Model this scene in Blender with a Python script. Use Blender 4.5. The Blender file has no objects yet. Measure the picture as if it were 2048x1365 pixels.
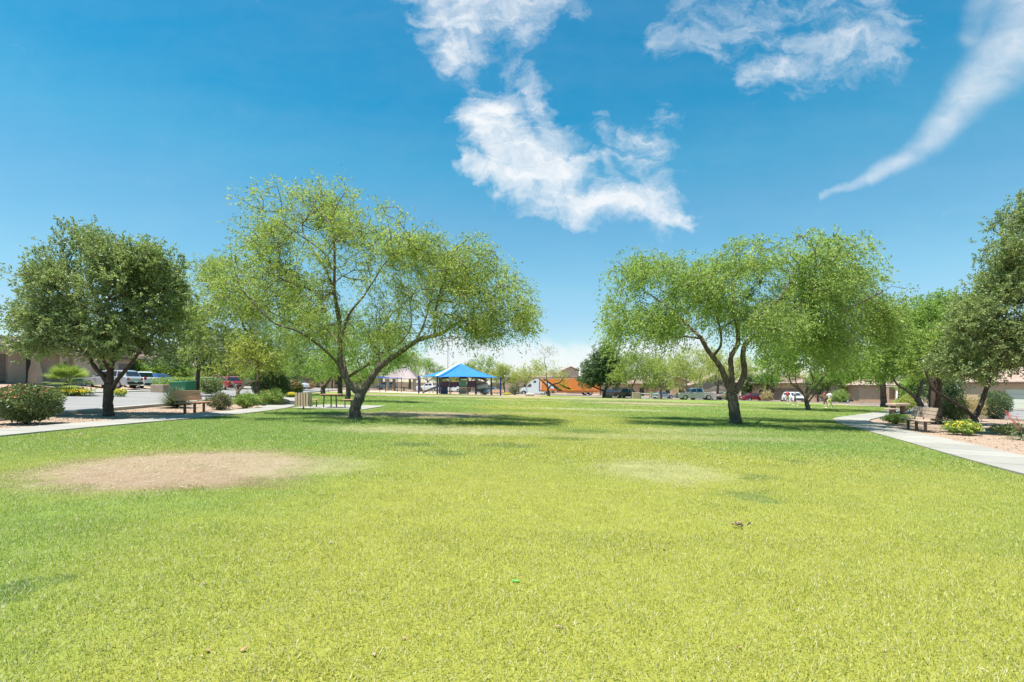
import bpy, bmesh, math, random
import numpy as np
from mathutils import Vector, Matrix, Euler
R = math.radians
random.seed(7); rng = np.random.default_rng(7)
S = bpy.context.scene
COL = S.collection

# ------------------------------------------------------------------ camera
F = 1000.0; CX = 1024.0; HY = 772.0; EYE = 1.5
cd = bpy.data.cameras.new('camera'); cam = bpy.data.objects.new('camera', cd); COL.objects.link(cam)
cam.location = (0, 0, EYE); cam.rotation_euler = (R(90), 0, 0)
cd.sensor_width = 36; cd.lens = 36*F/2048; cd.shift_y = (HY-682.5)/2048
cd.clip_start = 0.1; cd.clip_end = 6000
S.camera = cam

# ------------------------------------------------------------------ world, sun, exposure
SUN_EL, SUN_AZ = R(73), R(-118)          # azimuth measured from +Y towards +X: sun stands behind the park, a little left
sun_dir = Vector((math.sin(SUN_AZ)*math.cos(SUN_EL), math.cos(SUN_AZ)*math.cos(SUN_EL), math.sin(SUN_EL)))
W = bpy.data.worlds.new('World'); S.world = W; W.use_nodes = True
nt = W.node_tree; nt.nodes.clear()
def N(nt, t, **kw):
    n = nt.nodes.new(t)
    for k, v in kw.items(): setattr(n, k, v)
    return n
def mathn(nt, op, a, b=None, c=None, clamp=False):
    n = nt.nodes.new('ShaderNodeMath'); n.operation = op; n.use_clamp = clamp
    for i, v in enumerate((a, b, c)):
        if v is None: continue
        if isinstance(v, (int, float)): n.inputs[i].default_value = v
        else: nt.links.new(v, n.inputs[i])
    return n.outputs[0]
def vmath(nt, op, a, b=None, scale=None):
    n = nt.nodes.new('ShaderNodeVectorMath'); n.operation = op
    for i, v in enumerate((a, b)):
        if v is None: continue
        if isinstance(v, (tuple, list, Vector)): n.inputs[i].default_value = tuple(v)
        else: nt.links.new(v, n.inputs[i])
    if scale is not None:
        if isinstance(scale, (int, float)): n.inputs['Scale'].default_value = scale
        else: nt.links.new(scale, n.inputs['Scale'])
    return n.outputs['Value'] if op in ('LENGTH', 'DOT_PRODUCT', 'DISTANCE') else n.outputs['Vector']
def maprange(nt, v, a, b, c=0.0, d=1.0, smooth=True):
    n = nt.nodes.new('ShaderNodeMapRange'); n.interpolation_type = 'SMOOTHSTEP' if smooth else 'LINEAR'
    nt.links.new(v, n.inputs['Value'])
    for k, x in zip(('From Min', 'From Max', 'To Min', 'To Max'), (a, b, c, d)): n.inputs[k].default_value = x
    return n.outputs[0]
def mixc(nt, f, a, b, mode='MIX'):
    n = nt.nodes.new('ShaderNodeMix'); n.data_type = 'RGBA'; n.blend_type = mode
    for k, v in ((0, f), (6, a), (7, b)):
        if isinstance(v, (int, float)): n.inputs[k].default_value = v
        elif isinstance(v, (tuple, list)): n.inputs[k].default_value = (*v[:3], 1)
        else: nt.links.new(v, n.inputs[k])
    return n.outputs[2]
def noise(nt, vec, scale, detail=4, rough=.55, dist=0.0):
    n = nt.nodes.new('ShaderNodeTexNoise'); n.inputs['Scale'].default_value = scale
    n.inputs['Detail'].default_value = detail; n.inputs['Roughness'].default_value = rough; n.inputs['Distortion'].default_value = dist
    if vec is not None: nt.links.new(vec, n.inputs['Vector'])
    return n

sky = N(nt, 'ShaderNodeTexSky', sky_type='NISHITA', sun_disc=False, sun_elevation=SUN_EL, sun_rotation=SUN_AZ,
        altitude=900, air_density=1.25, dust_density=0.15, ozone_density=2.2)
tc = N(nt, 'ShaderNodeTexCoord')
dirv = tc.outputs['Generated']
sep = N(nt, 'ShaderNodeSeparateXYZ'); nt.links.new(dirv, sep.inputs[0])
# flat cloud-deck coordinates: direction divided by its northward component
inv = mathn(nt, 'DIVIDE', 1.0, mathn(nt, 'MAXIMUM', sep.outputs[1], 0.08))
uv0 = vmath(nt, 'SCALE', dirv, scale=inv)
sep2 = N(nt, 'ShaderNodeSeparateXYZ'); nt.links.new(uv0, sep2.inputs[0])
comb = N(nt, 'ShaderNodeCombineXYZ'); nt.links.new(sep2.outputs[0], comb.inputs[0]); nt.links.new(sep2.outputs[2], comb.inputs[1])
uv = comb.outputs[0]
wn = noise(nt, uv, 5.0, 5, .6)
warp = vmath(nt, 'SCALE', vmath(nt, 'SUBTRACT', wn.outputs['Color'], (.5, .5, .5)), scale=0.13)
wn2 = noise(nt, uv, 18.0, 4, .6)
warp2 = vmath(nt, 'SCALE', vmath(nt, 'SUBTRACT', wn2.outputs['Color'], (.5, .5, .5)), scale=0.05)
p = vmath(nt, 'ADD', vmath(nt, 'ADD', uv, warp), warp2)
psoft = vmath(nt, 'ADD', uv, vmath(nt, 'SCALE', warp, scale=0.45))
def C(x, y): return ((x-CX)/F, (HY-y)/F, 0)
# (x0,y0,x1,y1,radius,strength)
puffs = [(860,-60,1050,-30,80,1.05),(900,30,1040,15,72,1.0),(890,95,960,85,34,.75),(925,110,950,180,30,.55),(1000,110,1020,230,42,.38),
    (1070,165,1090,250,34,.72),(985,240,1020,320,64,1.25),(1020,325,1130,350,70,1.25),(1110,280,1150,350,48,.85),(925,340,1060,372,26,.95),(980,350,1240,405,38,1.0),(1200,395,1390,432,26,.8),(1060,385,1260,405,46,1.05),(1150,370,1330,410,44,.9),
    (1195,235,1220,330,30,.5),(1250,420,1385,436,22,.85),(1270,290,1330,280,42,.55),(1300,330,1290,400,44,.62),(1340,380,1335,430,28,.7),
    (1320,215,1380,250,34,.30),(1080,300,1300,400,75,.38),(1100,-20,1135,20,30,.4)]
wisps = [(1330,70,1410,85,36,.68),(1400,35,1530,40,58,.60),(1480,145,1610,125,30,.85),(1600,105,1770,85,58,.74),(1640,40,1740,15,62,.52),(1690,130,1800,90,36,.62),(1560,80,1640,60,40,.5),
    (1480,20,1700,20,60,.28),(1500,195,1590,180,24,.26),(1800,420,1890,412,14,.42),(1790,70,1830,110,24,.26)]
tail = [(1640,398,1742,360,(6,13),.50),(1742,360,1835,292,(13,24),.66),(1835,292,1935,196,(24,44),.70),(1935,196,2045,80,(44,74),.70),(2045,80,2120,-90,(74,120),.66),(1945,70,1990,-40,(30,40),.35)]
hor = [(900,722,1380,712,44,1.0),(560,745,880,742,30,.5),(1060,700,1260,702,24,.7),(1340,745,1800,750,34,.5)]
def field(lst, pt, soft):
    acc = None
    for x0, y0, x1, y1, r, s in lst:
        A = Vector(C(x0, y0)); B = Vector(C(x1, y1)); BA = B-A
        pa = vmath(nt, 'SUBTRACT', pt, A)
        h = mathn(nt, 'ADD', vmath(nt, 'DOT_PRODUCT', pa, BA/BA.length_squared), 0.0, clamp=True)
        d = vmath(nt, 'DISTANCE', pa, vmath(nt, 'SCALE', tuple(BA), scale=h))
        if isinstance(r, tuple): v = maprange(nt, mathn(nt, 'DIVIDE', d, mathn(nt, 'ADD', mathn(nt, 'MULTIPLY', h, (r[1]-r[0])/F), r[0]/F)), soft, .05, 0.0, s)
        else: v = maprange(nt, d, r/F*soft, r/F*.12, 0.0, s)
        acc = v if acc is None else mathn(nt, 'SMOOTH_MAX', acc, v, .12)
    return acc
fp = field(puffs, p, 1.7); fw = field(wisps, p, 1.9); ft = field(tail, psoft, 1.6); fh = field(hor, p, 1.5)
# wisp streak noise, stretched up to the right
mp = N(nt, 'ShaderNodeMapping'); mp.inputs['Rotation'].default_value = (0, 0, R(-52)); mp.inputs['Scale'].default_value = (1.0, 3.2, 1)
nt.links.new(p, mp.inputs['Vector'])
st = noise(nt, mp.outputs[0], 9.0, 8, .62, .6).outputs['Fac']
fb = noise(nt, p, 12.0, 9, .6, .3).outputs['Fac']
tex = mathn(nt, 'ADD', mathn(nt, 'MULTIPLY', st, .5), mathn(nt, 'MULTIPLY', fb, .5))
def dens(f, k, lo, hi): return maprange(nt, mathn(nt, 'ADD', f, mathn(nt, 'MULTIPLY', mathn(nt, 'SUBTRACT', tex, .5), k)), lo, hi)
dp = mathn(nt, 'MULTIPLY', dens(fp, 2.5, .06, 1.4), maprange(nt, fp, 0.0, .25)); dw = mathn(nt, 'MULTIPLY', mathn(nt, 'MULTIPLY', dens(fw, 2.3, .10, 1.25), maprange(nt, fw, 0.0, .2)), .72)
mp2 = N(nt, 'ShaderNodeMapping'); mp2.inputs['Rotation'].default_value = (0, 0, R(-48)); mp2.inputs['Scale'].default_value = (.35, 2.6, 1)
nt.links.new(psoft, mp2.inputs['Vector'])
st2 = noise(nt, mp2.outputs[0], 6.0, 5, .5, .2).outputs['Fac']
dt = mathn(nt, 'MULTIPLY', ft, maprange(nt, mathn(nt, 'ADD', mathn(nt, 'MULTIPLY', st2, .75), mathn(nt, 'MULTIPLY', tex, .25)), .30, .66, .5, 1.15, False))
dh = mathn(nt, 'MULTIPLY', dens(fh, 1.2, .1, .8), .85)
al = mathn(nt, 'MAXIMUM', mathn(nt, 'MAXIMUM', dp, dw), mathn(nt, 'MAXIMUM', dt, dh), clamp=True)
al = mathn(nt, 'MULTIPLY', al, maprange(nt, tex, .34, .60, .66, 1.0, False))
al = mathn(nt, 'MULTIPLY', al, maprange(nt, sep.outputs[1], .12, .3))
# elevation tint of the clear air: paler and cyaner near the horizon, deep azure overhead
SKYS = 0.089
hs = N(nt, 'ShaderNodeHueSaturation'); hs.inputs['Saturation'].default_value = 1.12; nt.links.new(sky.outputs[0], hs.inputs['Color'])
rmp = N(nt, 'ShaderNodeValToRGB'); nt.links.new(sep.outputs[2], rmp.inputs[0])
for k_, (z_, c_) in enumerate([(0, (.62, .64, .68)), (.12, (.58, .68, .71)), (.19, (.57, .78, .73)), (.32, (.41, .80, .755)), (.39, (.25, .83, .77)), (.47, (.045, .75, .76)), (.75, (.04, .72, .76))]):
    e_ = rmp.color_ramp.elements[k_] if k_ < 2 else rmp.color_ramp.elements.new(z_)
    e_.position = z_; e_.color = (*c_, 1)
tint = rmp.outputs[0]
skyc = mixc(nt, 1.0, hs.outputs[0], tint, 'MULTIPLY')
cloud_col = (4.6, 4.75, 4.88)
outc = mixc(nt, al, skyc, cloud_col)
bg = N(nt, 'ShaderNodeBackground'); nt.links.new(outc, bg.inputs[0]); bg.inputs[1].default_value = SKYS
wo = N(nt, 'ShaderNodeOutputWorld'); nt.links.new(bg.outputs[0], wo.inputs[0])
W.cycles.sampling_method = 'MANUAL'; W.cycles.sample_map_resolution = 512

sl = bpy.data.lights.new('sun', 'SUN'); sl.energy = 4.2; sl.angle = R(.53); sl.color = (1, .965, .90)
so = bpy.data.objects.new('sun', sl); COL.objects.link(so)
so.rotation_euler = sun_dir.to_track_quat('Z', 'Y').to_euler(); so.location = (0, 0, 60)
S.view_settings.view_transform = 'Standard'; S.view_settings.look = 'None'
S.view_settings.exposure = 1.2; S.view_settings.gamma = 1; S.view_settings.use_curve_mapping = False
S.cycles.max_bounces = 6; S.cycles.diffuse_bounces = 3; S.cycles.glossy_bounces = 2; S.cycles.transparent_max_bounces = 6
S.cycles.use_denoising = True

# ------------------------------------------------------------------ terrain
def sstep(a, b, x):
    t = np.clip((np.asarray(x, float)-a)/(b-a), 0, 1); return t*t*(3-2*t)
def kerbX(Y): return -13.5-.2*np.asarray(Y, float)
def gz(X, Y):
    X = np.asarray(X, float); Y = np.asarray(Y, float)
    d = kerbX(Y)-X
    return -.022*np.clip(X, -90, 110) + .015*np.clip(d, 0, 11) + .08*np.clip(d-12, 0, 11)*(1-sstep(70, 110, Y)) - .5*sstep(68, 102, Y)*sstep(-30, 5, X)
def G(px, py):
    u = (px-CX)/F; Y = 20.0; X = u*Y
    for _ in range(80):
        X = u*Y; z = float(gz(X, Y))
        t = (1.5-z)/max((py-HY)/F, .004) if py > HY+3 else Y
        Y = .6*Y+.4*min(t, 200); X = u*Y
    return Vector((X, Y, float(gz(X, Y))))
def GY(px, Y): X = (px-CX)/F*Y; return Vector((X, Y, float(gz(X, Y))))
def AT(px, py, Y): return Vector(((px-CX)/F*Y, Y, EYE-(py-HY)/F*Y))

# ------------------------------------------------------------------ object helpers
def setp(o, label=None, cat=None, group=None, kind=None):
    if label: o['label'] = label
    if cat: o['category'] = cat
    if group: o['group'] = group
    if kind: o['kind'] = kind
    return o
def thing(name, label, cat, loc=(0, 0, 0), rz=0, group=None):
    o = bpy.data.objects.new(name, None); COL.objects.link(o); o.location = loc; o.rotation_euler = (0, 0, rz); o.empty_display_size = .2
    return setp(o, label, cat, group)
class MB:
    def __init__(s): s.v = []; s.f = []; s.mi = []
    def add(s, vs, fs, m=0):
        b = len(s.v); s.v += [tuple(v) for v in vs]; s.f += [tuple(i+b for i in f) for f in fs]; s.mi += [m]*len(fs); return s
    def box(s, c, d, rz=0, m=0, M=None, bev=0):
        x, y, z = d[0]/2, d[1]/2, d[2]/2
        if bev:
            b = min(bev, x*.9, y*.9, z*.9); vs = []; fs = []
            bm = bmesh.new(); bmesh.ops.create_cube(bm, size=1)
            for v in bm.verts: v.co = Vector((v.co.x*d[0], v.co.y*d[1], v.co.z*d[2]))
            bmesh.ops.bevel(bm, geom=list(bm.edges), offset=b, segments=1, affect='EDGES')
            bm.verts.ensure_lookup_table()
            vs = [v.co.copy() for v in bm.verts]; fs = [[v.index for v in f.verts] for f in bm.faces]; bm.free()
        else:
            vs = [Vector((a, b2, c2)) for a in (-x, x) for b2 in (-y, y) for c2 in (-z, z)]
            fs = [(0, 1, 3, 2), (4, 6, 7, 5), (0, 4, 5, 1), (2, 3, 7, 6), (0, 2, 6, 4), (1, 5, 7, 3)]
        if rz: Rm = Matrix.Rotation(rz, 3, 'Z'); vs = [Rm@v for v in vs]
        if M is not None: vs = [M@v for v in vs]
        return s.add([v+Vector(c) for v in vs], fs, m)
    def tube(s, pts, rad, n=8, cap=True, m=0, closed=False):
        pts = [Vector(q) for q in pts]; k = len(pts)
        if isinstance(rad, (int, float)): rad = [rad]*k
        b = len(s.v); up = None
        for i, q in enumerate(pts):
            t = (pts[min(i+1, k-1)]-pts[max(i-1, 0)])
            t = t.normalized() if t.length > 1e-9 else Vector((0, 0, 1))
            if up is None: up = t.orthogonal().normalized()
            up = (up-t*up.dot(t)); up = up.normalized() if up.length > 1e-6 else t.orthogonal().normalized()
            sd = t.cross(up)
            for j in range(n):
                a = 2*math.pi*j/n; s.v.append(tuple(q+(up*math.cos(a)+sd*math.sin(a))*rad[i]))
        for i in range(k-1):
            for j in range(n):
                s.f.append((b+i*n+j, b+i*n+(j+1) % n, b+(i+1)*n+(j+1) % n, b+(i+1)*n+j)); s.mi.append(m)
        if cap:
            s.f.append(tuple(b+j for j in range(n))[::-1]); s.mi.append(m)
            s.f.append(tuple(b+(k-1)*n+j for j in range(n))); s.mi.append(m)
        return s
    def prism(s, poly, y0, y1, m=0):      # polygon in xz swept along y
        k = len(poly)
        vs = [(a, y0, c) for a, c in poly]+[(a, y1, c) for a, c in poly]
        fs = [tuple(range(k))[::-1], tuple(range(k, 2*k))]+[(i, (i+1) % k, k+(i+1) % k, k+i) for i in range(k)]
        return s.add(vs, fs, m)
    def build(s, name, mat, parent=None, smooth=False, kind=None, label=None, cat=None, group=None, loc=None):
        me = bpy.data.meshes.new(name); me.from_pydata(s.v, [], s.f)
        for mm in (mat if isinstance(mat, (list, tuple)) else [mat]): me.materials.append(mm)
        if any(s.mi): me.polygons.foreach_set('material_index', s.mi)
        if smooth: me.polygons.foreach_set('use_smooth', [True]*len(s.f))
        me.update()
        return link(name, me, parent, kind, label, cat, group, loc)
def link(name, me, parent=None, kind=None, label=None, cat=None, group=None, loc=None):
    o = bpy.data.objects.new(name, me); COL.objects.link(o)
    if parent is not None: o.parent = parent
    if loc is not None: o.location = loc
    return setp(o, label, cat, group, kind)
def part(name, mat, parent, c, d, rz=0, bev=0, M=None, smooth=False, label=None):
    return MB().box((0, 0, 0), d, rz, 0, M, bev).build(name, mat, parent, smooth, label=label, loc=c)
def copy_tree(o, parent=None):
    c = o.copy(); COL.objects.link(c)
    if parent is not None: c.parent = parent
    for ch in list(o.children): copy_tree(ch, c)
    return c
def quads_mesh(name, V, mat, tint=None):   # V: (n,4,3)
    n = len(V); me = bpy.data.meshes.new(name)
    me.vertices.add(n*4); me.vertices.foreach_set('co', V.reshape(-1).astype(np.float32))
    me.loops.add(n*4); me.loops.foreach_set('vertex_index', np.arange(n*4, dtype=np.int32))
    me.polygons.add(n); me.polygons.foreach_set('loop_start', np.arange(0, n*4, 4, dtype=np.int32))
    if tint is not None:
        at = me.attributes.new('tint', 'FLOAT', 'FACE'); at.data.foreach_set('value', tint.astype(np.float32))
    me.materials.append(mat); me.update(calc_edges=True)
    return me

# ------------------------------------------------------------------ materials
def newmat(name):
    m = bpy.data.materials.new(name); m.use_nodes = True; nt = m.node_tree
    b = nt.nodes['Principled BSDF']; return m, nt, b
def mat(name, col, rough=.7, var=.12, scale=6.0, bump=0.0, bscale=40.0, metal=0.0, spec=.5, coat=0.0, emit=None):
    m, nt, b = newmat(name)
    b.inputs['Roughness'].default_value = rough; b.inputs['Metallic'].default_value = metal; b.inputs['Specular IOR Level'].default_value = spec
    if coat: b.inputs['Coat Weight'].default_value = coat; b.inputs['Coat Roughness'].default_value = .08
    tcn = N(nt, 'ShaderNodeTexCoord'); g = N(nt, 'ShaderNodeNewGeometry')
    vec = g.outputs['Position']
    if var:
        nn = noise(nt, vec, scale, 5, .6)
        lo = tuple(c*(1-var) for c in col); hi = tuple(min(1, c*(1+var)) for c in col)
        nt.links.new(mixc(nt, maprange(nt, nn.outputs['Fac'], .3, .7), lo, hi), b.inputs['Base Color'])
    else: b.inputs['Base Color'].default_value = (*col, 1)
    if bump:
        bn = noise(nt, vec, bscale, 5, .6); bp = N(nt, 'ShaderNodeBump'); bp.inputs['Strength'].default_value = bump; bp.inputs['Distance'].default_value = .02
        nt.links.new(bn.outputs['Fac'], bp.inputs['Height']); nt.links.new(bp.outputs[0], b.inputs['Normal'])
    return m
def leafmat(name, c1, c2, trans=.35, rough=.5, spec=.4):
    m, nt, b = newmat(name)
    at = N(nt, 'ShaderNodeAttribute', attribute_name='tint')
    c = mixc(nt, at.outputs['Fac'], c1, c2)
    nt.links.new(c, b.inputs['Base Color']); b.inputs['Roughness'].default_value = rough; b.inputs['Specular IOR Level'].default_value = spec
    tr = N(nt, 'ShaderNodeBsdfTranslucent'); nt.links.new(mixc(nt, 1.0, c, (1.15, 1.2, .75), 'MULTIPLY'), tr.inputs[0])
    ms = N(nt, 'ShaderNodeMixShader'); ms.inputs[0].default_value = trans
    nt.links.new(b.outputs[0], ms.inputs[1]); nt.links.new(tr.outputs[0], ms.inputs[2])
    nt.links.new(ms.outputs[0], nt.nodes['Material Output'].inputs[0])
    return m
def woodmat(name, c1, c2, axis='X', scale=3.0):
    m, nt, b = newmat(name); b.inputs['Roughness'].default_value = .75
    t = N(nt, 'ShaderNodeTexCoord'); mp = N(nt, 'ShaderNodeMapping'); nt.links.new(t.outputs['Object'], mp.inputs[0])
    mp.inputs['Scale'].default_value = (1, 14, 14) if axis == 'X' else (14, 14, 1)
    oi = N(nt, 'ShaderNodeObjectInfo')
    nn = noise(nt, mp.outputs[0], scale, 5, .65, .5)
    c = mixc(nt, maprange(nt, nn.outputs['Fac'], .3, .7), c1, c2)
    c = mixc(nt, maprange(nt, oi.outputs['Random'], 0, 1, 0, .35, False), c, tuple(x*.62 for x in c1))
    nt.links.new(c, b.inputs['Base Color'])
    bp = N(nt, 'ShaderNodeBump'); bp.inputs['Strength'].default_value = .4; bp.inputs['Distance'].default_value = .005
    nt.links.new(nn.outputs['Fac'], bp.inputs['Height']); nt.links.new(bp.outputs[0], b.inputs['Normal'])
    return m
def barkmat(name, c1, c2):
    m, nt, b = newmat(name); b.inputs['Roughness'].default_value = .9; b.inputs['Specular IOR Level'].default_value = .2
    g = N(nt, 'ShaderNodeNewGeometry'); mp = N(nt, 'ShaderNodeMapping'); nt.links.new(g.outputs['Position'], mp.inputs[0])
    mp.inputs['Scale'].default_value = (1, 1, .22)
    nn = noise(nt, mp.outputs[0], 26, 6, .65, .8); n2 = noise(nt, g.outputs['Position'], 3, 3)
    c = mixc(nt, maprange(nt, nn.outputs['Fac'], .35, .65), c1, c2)
    c = mixc(nt, maprange(nt, n2.outputs['Fac'], .45, .75, 0, .5), c, tuple(x*1.6 for x in c2))
    nt.links.new(c, b.inputs['Base Color'])
    bp = N(nt, 'ShaderNodeBump'); bp.inputs['Strength'].default_value = .9; bp.inputs['Distance'].default_value = .04
    nt.links.new(nn.outputs['Fac'], bp.inputs['Height']); nt.links.new(bp.outputs[0], b.inputs['Normal'])
    return m
M = {}
M['bark'] = barkmat('mesquite_bark', (.075, .055, .042), (.20, .16, .125))
M['bark_dark'] = barkmat('dark_bark', (.05, .038, .03), (.12, .09, .07))
M['bark_pale'] = barkmat('pale_bark', (.13, .11, .07), (.30, .26, .19))
M['mesquite'] = leafmat('mesquite_leaf', (.15, .235, .06), (.43, .48, .125), .52)
M['willow'] = leafmat('willow_leaf', (.14, .235, .06), (.40, .49, .13), .52)
M['oak'] = leafmat('oak_leaf', (.115, .175, .065), (.37, .43, .175), .38, .5, .4)
M['green'] = leafmat('green_leaf', (.13, .24, .05), (.34, .45, .105), .5)
M['yellowgreen'] = leafmat('yellow_green_leaf', (.22, .28, .07), (.50, .52, .13), .42)
M['pine'] = leafmat('pine_needle', (.06, .11, .05), (.18, .25, .10), .3)
M['shrub'] = leafmat('shrub_leaf', (.07, .11, .04), (.24, .29, .11), .3)
M['shrub_grey'] = leafmat('grey_shrub_leaf', (.10, .11, .06), (.28, .29, .16), .25)
M['shrub_light'] = leafmat('light_shrub_leaf', (.16, .26, .06), (.36, .46, .12), .35)
M['topiary'] = leafmat('topiary_leaf', (.05, .09, .035), (.16, .22, .09), .3)
M['rust'] = leafmat('rust_tip_leaf', (.25, .16, .06), (.42, .25, .10), .3)
M['yellow_fl'] = leafmat('yellow_flower', (.75, .48, .02), (.9, .75, .08), .3)
M['red_fl'] = leafmat('red_flower', (.55, .10, .08), (.75, .22, .18), .3)
M['pink_fl'] = leafmat('pink_flower', (.70, .16, .22), (.85, .35, .38), .3)
M['palm'] = leafmat('palm_leaf', (.26, .33, .08), (.62, .58, .20), .35)
M['yucca'] = leafmat('yucca_leaf', (.10, .14, .08), (.26, .30, .17), .15)
M['straw'] = leafmat('straw_leaf', (.35, .28, .14), (.55, .46, .26), .3)
m, nt_, b = newmat('concrete'); g_ = N(nt_, 'ShaderNodeNewGeometry'); oi = N(nt_, 'ShaderNodeObjectInfo')
n1_ = noise(nt_, g_.outputs['Position'], 1.1, 6, .65); n2_ = noise(nt_, g_.outputs['Position'], 40, 4, .6)
c_ = mixc(nt_, maprange(nt_, n1_.outputs['Fac'], .35, .7), (.345, .33, .29), (.285, .265, .225)); c_ = mixc(nt_, maprange(nt_, oi.outputs['Random'], 0, 1, 0, .6, False), c_, (.24, .225, .195)); c_ = mixc(nt_, maprange(nt_, n2_.outputs['Fac'], .55, .75, 0, .3), c_, (.20, .18, .15))
nt_.links.new(c_, b.inputs['Base Color']); b.inputs['Roughness'].default_value = .88; M['concrete'] = m
M['kerb'] = mat('kerb_concrete', (.36, .335, .29), .85, .1, 2, .2, 50)
M['asphalt'] = mat('asphalt', (.22, .21, .20), .9, .10, .6, .3, 90)
M['sand'] = mat('play_sand', (.52, .40, .27), .95, .1, 1.0, .4, 30)
M['stucco'] = mat('tan_stucco', (.52, .37, .26), .9, .06, 1.5, .2, 80)
M['stucco_pink'] = mat('pinkish_stucco', (.56, .42, .325), .9, .06, 1.5, .2, 80)
M['stucco_warm'] = mat('warm_stucco', (.50, .33, .22), .9, .06, 1.5, .2, 80)
M['stucco_grey'] = mat('grey_stucco', (.27, .245, .21), .9, .06, 1.5, .2, 80)
M['trim'] = mat('cream_trim', (.58, .47, .37), .8, .05)
M['tile'] = mat('roof_tile', (.36, .27, .21), .85, .22, 2.5, .3, 25)
M['tile_pink'] = mat('pinkish_roof_tile', (.42, .31, .25), .85, .18, 2.5, .3, 25)
M['door_brown'] = mat('brown_garage_door', (.22, .17, .14), .6, .04)
M['door_cream'] = mat('cream_garage_door', (.50, .45, .36), .6, .04)
M['door_mint'] = mat('pale_green_white_garage_door', (.55, .60, .52), .6, .04)
M['dark_door'] = mat('dark_door', (.06, .04, .03), .6, .1)
M['glass'] = mat('window_glass', (.03, .04, .05), .06, 0, spec=.9)
M['block'] = mat('tan_block', (.36, .27, .20), .92, .10, 2, .4, 30)
M['rock'] = mat('pale_rock', (.42, .36, .29), .95, .2, 3, .8, 14)
M['gravel_stone'] = mat('gravel_stone', (.34, .25, .185), .95, .25, 9)
M['orange_rock'] = mat('orange_stone', (.50, .30, .17), .9, .2, 3, .6, 14)
M['wood_orange'] = woodmat('orange_tan_plank', (.50, .27, .15), (.62, .37, .22))
M['wood_grey'] = woodmat('weathered_grey_plank', (.38, .28, .215), (.52, .40, .31))
M['wood_beige'] = woodmat('beige_plank', (.56, .40, .29), (.66, .50, .38), 'Z')
M['wood_dark'] = mat('dark_brown_paint', (.10, .06, .045), .6, .1)
M['brown_metal'] = mat('brown_painted_steel', (.13, .085, .06), .5, .1)
M['navy'] = mat('navy_steel', (.025, .04, .12), .4, .05)
M['blue_metal'] = mat('blue_steel', (.04, .12, .45), .4, .05)
M['canopy'] = mat('blue_canopy', (.01, .17, .52), .75, .06, 1.0)
M['canopy_orange'] = mat('orange_canopy', (.75, .36, .12), .75, .06)
M['purple'] = mat('purple_plastic', (.10, .035, .09), .5, .05)
M['teal'] = mat('green_plastic_panel', (.12, .30, .24), .5, .05)
M['slide'] = mat('grey_plastic', (.42, .43, .45), .35, .05)
M['metal_roof'] = mat('mauve_metal_roof', (.21, .155, .155), .55, .08, 2)
M['stone_col'] = mat('stone_column', (.42, .32, .23), .9, .2, 4, .5, 20)
M['tyre'] = mat('tyre_rubber', (.02, .02, .02), .85, .1)
M['rim'] = mat('rim_alloy', (.55, .55, .56), .3, .05, metal=.8)
M['black_trim'] = mat('black_trim', (.02, .02, .022), .5, .05)
M['lamp_clear'] = mat('clear_lamp', (.7, .7, .7), .1, 0)
M['lamp_red'] = mat('red_lamp', (.45, .02, .02), .2, 0)
def paint(name, col, metal=.3): return mat(name, col, .28, .03, metal=metal, coat=.8)
M['p_silver'] = paint('silver_paint', (.50, .51, .52)); M['p_white'] = paint('white_paint', (.80, .80, .79), 0)
M['p_blue'] = paint('blue_paint', (.02, .13, .50)); M['p_maroon'] = paint('maroon_paint', (.22, .02, .03)); M['p_red'] = paint('red_paint', (.40, .04, .05))
M['p_black'] = paint('black_paint', (.025, .025, .028)); M['p_bluegrey'] = paint('blue_grey_paint', (.25, .31, .38)); M['p_tan'] = paint('pale_silver_paint', (.44, .40, .41))
M['orange_panel'] = mat('orange_trailer_skin', (.88, .25, .05), .5, .05, 1.5)
M['yellow_print'] = mat('yellow_print', (.80, .42, .03), .5, .03)
M['black_print'] = mat('black_print', (.02, .02, .02), .5, .03)
M['white_print'] = mat('white_print', (.75, .77, .80), .5, .03)
M['skin'] = mat('skin', (.45, .27, .19), .6, .05); M['hair'] = mat('dark_hair', (.03, .02, .015), .6, .1)
M['bin_green'] = mat('green_bin_plastic', (.03, .20, .09), .45, .08)
M['white'] = mat('white_paint_matte', (.72, .71, .68), .6, .04)
M['leaf_dry'] = mat('dry_leaf', (.36, .21, .12), .8, .25, 60); M['leaf_pale'] = mat('pale_dry_leaf', (.40, .28, .20), .8, .2, 60)

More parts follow.
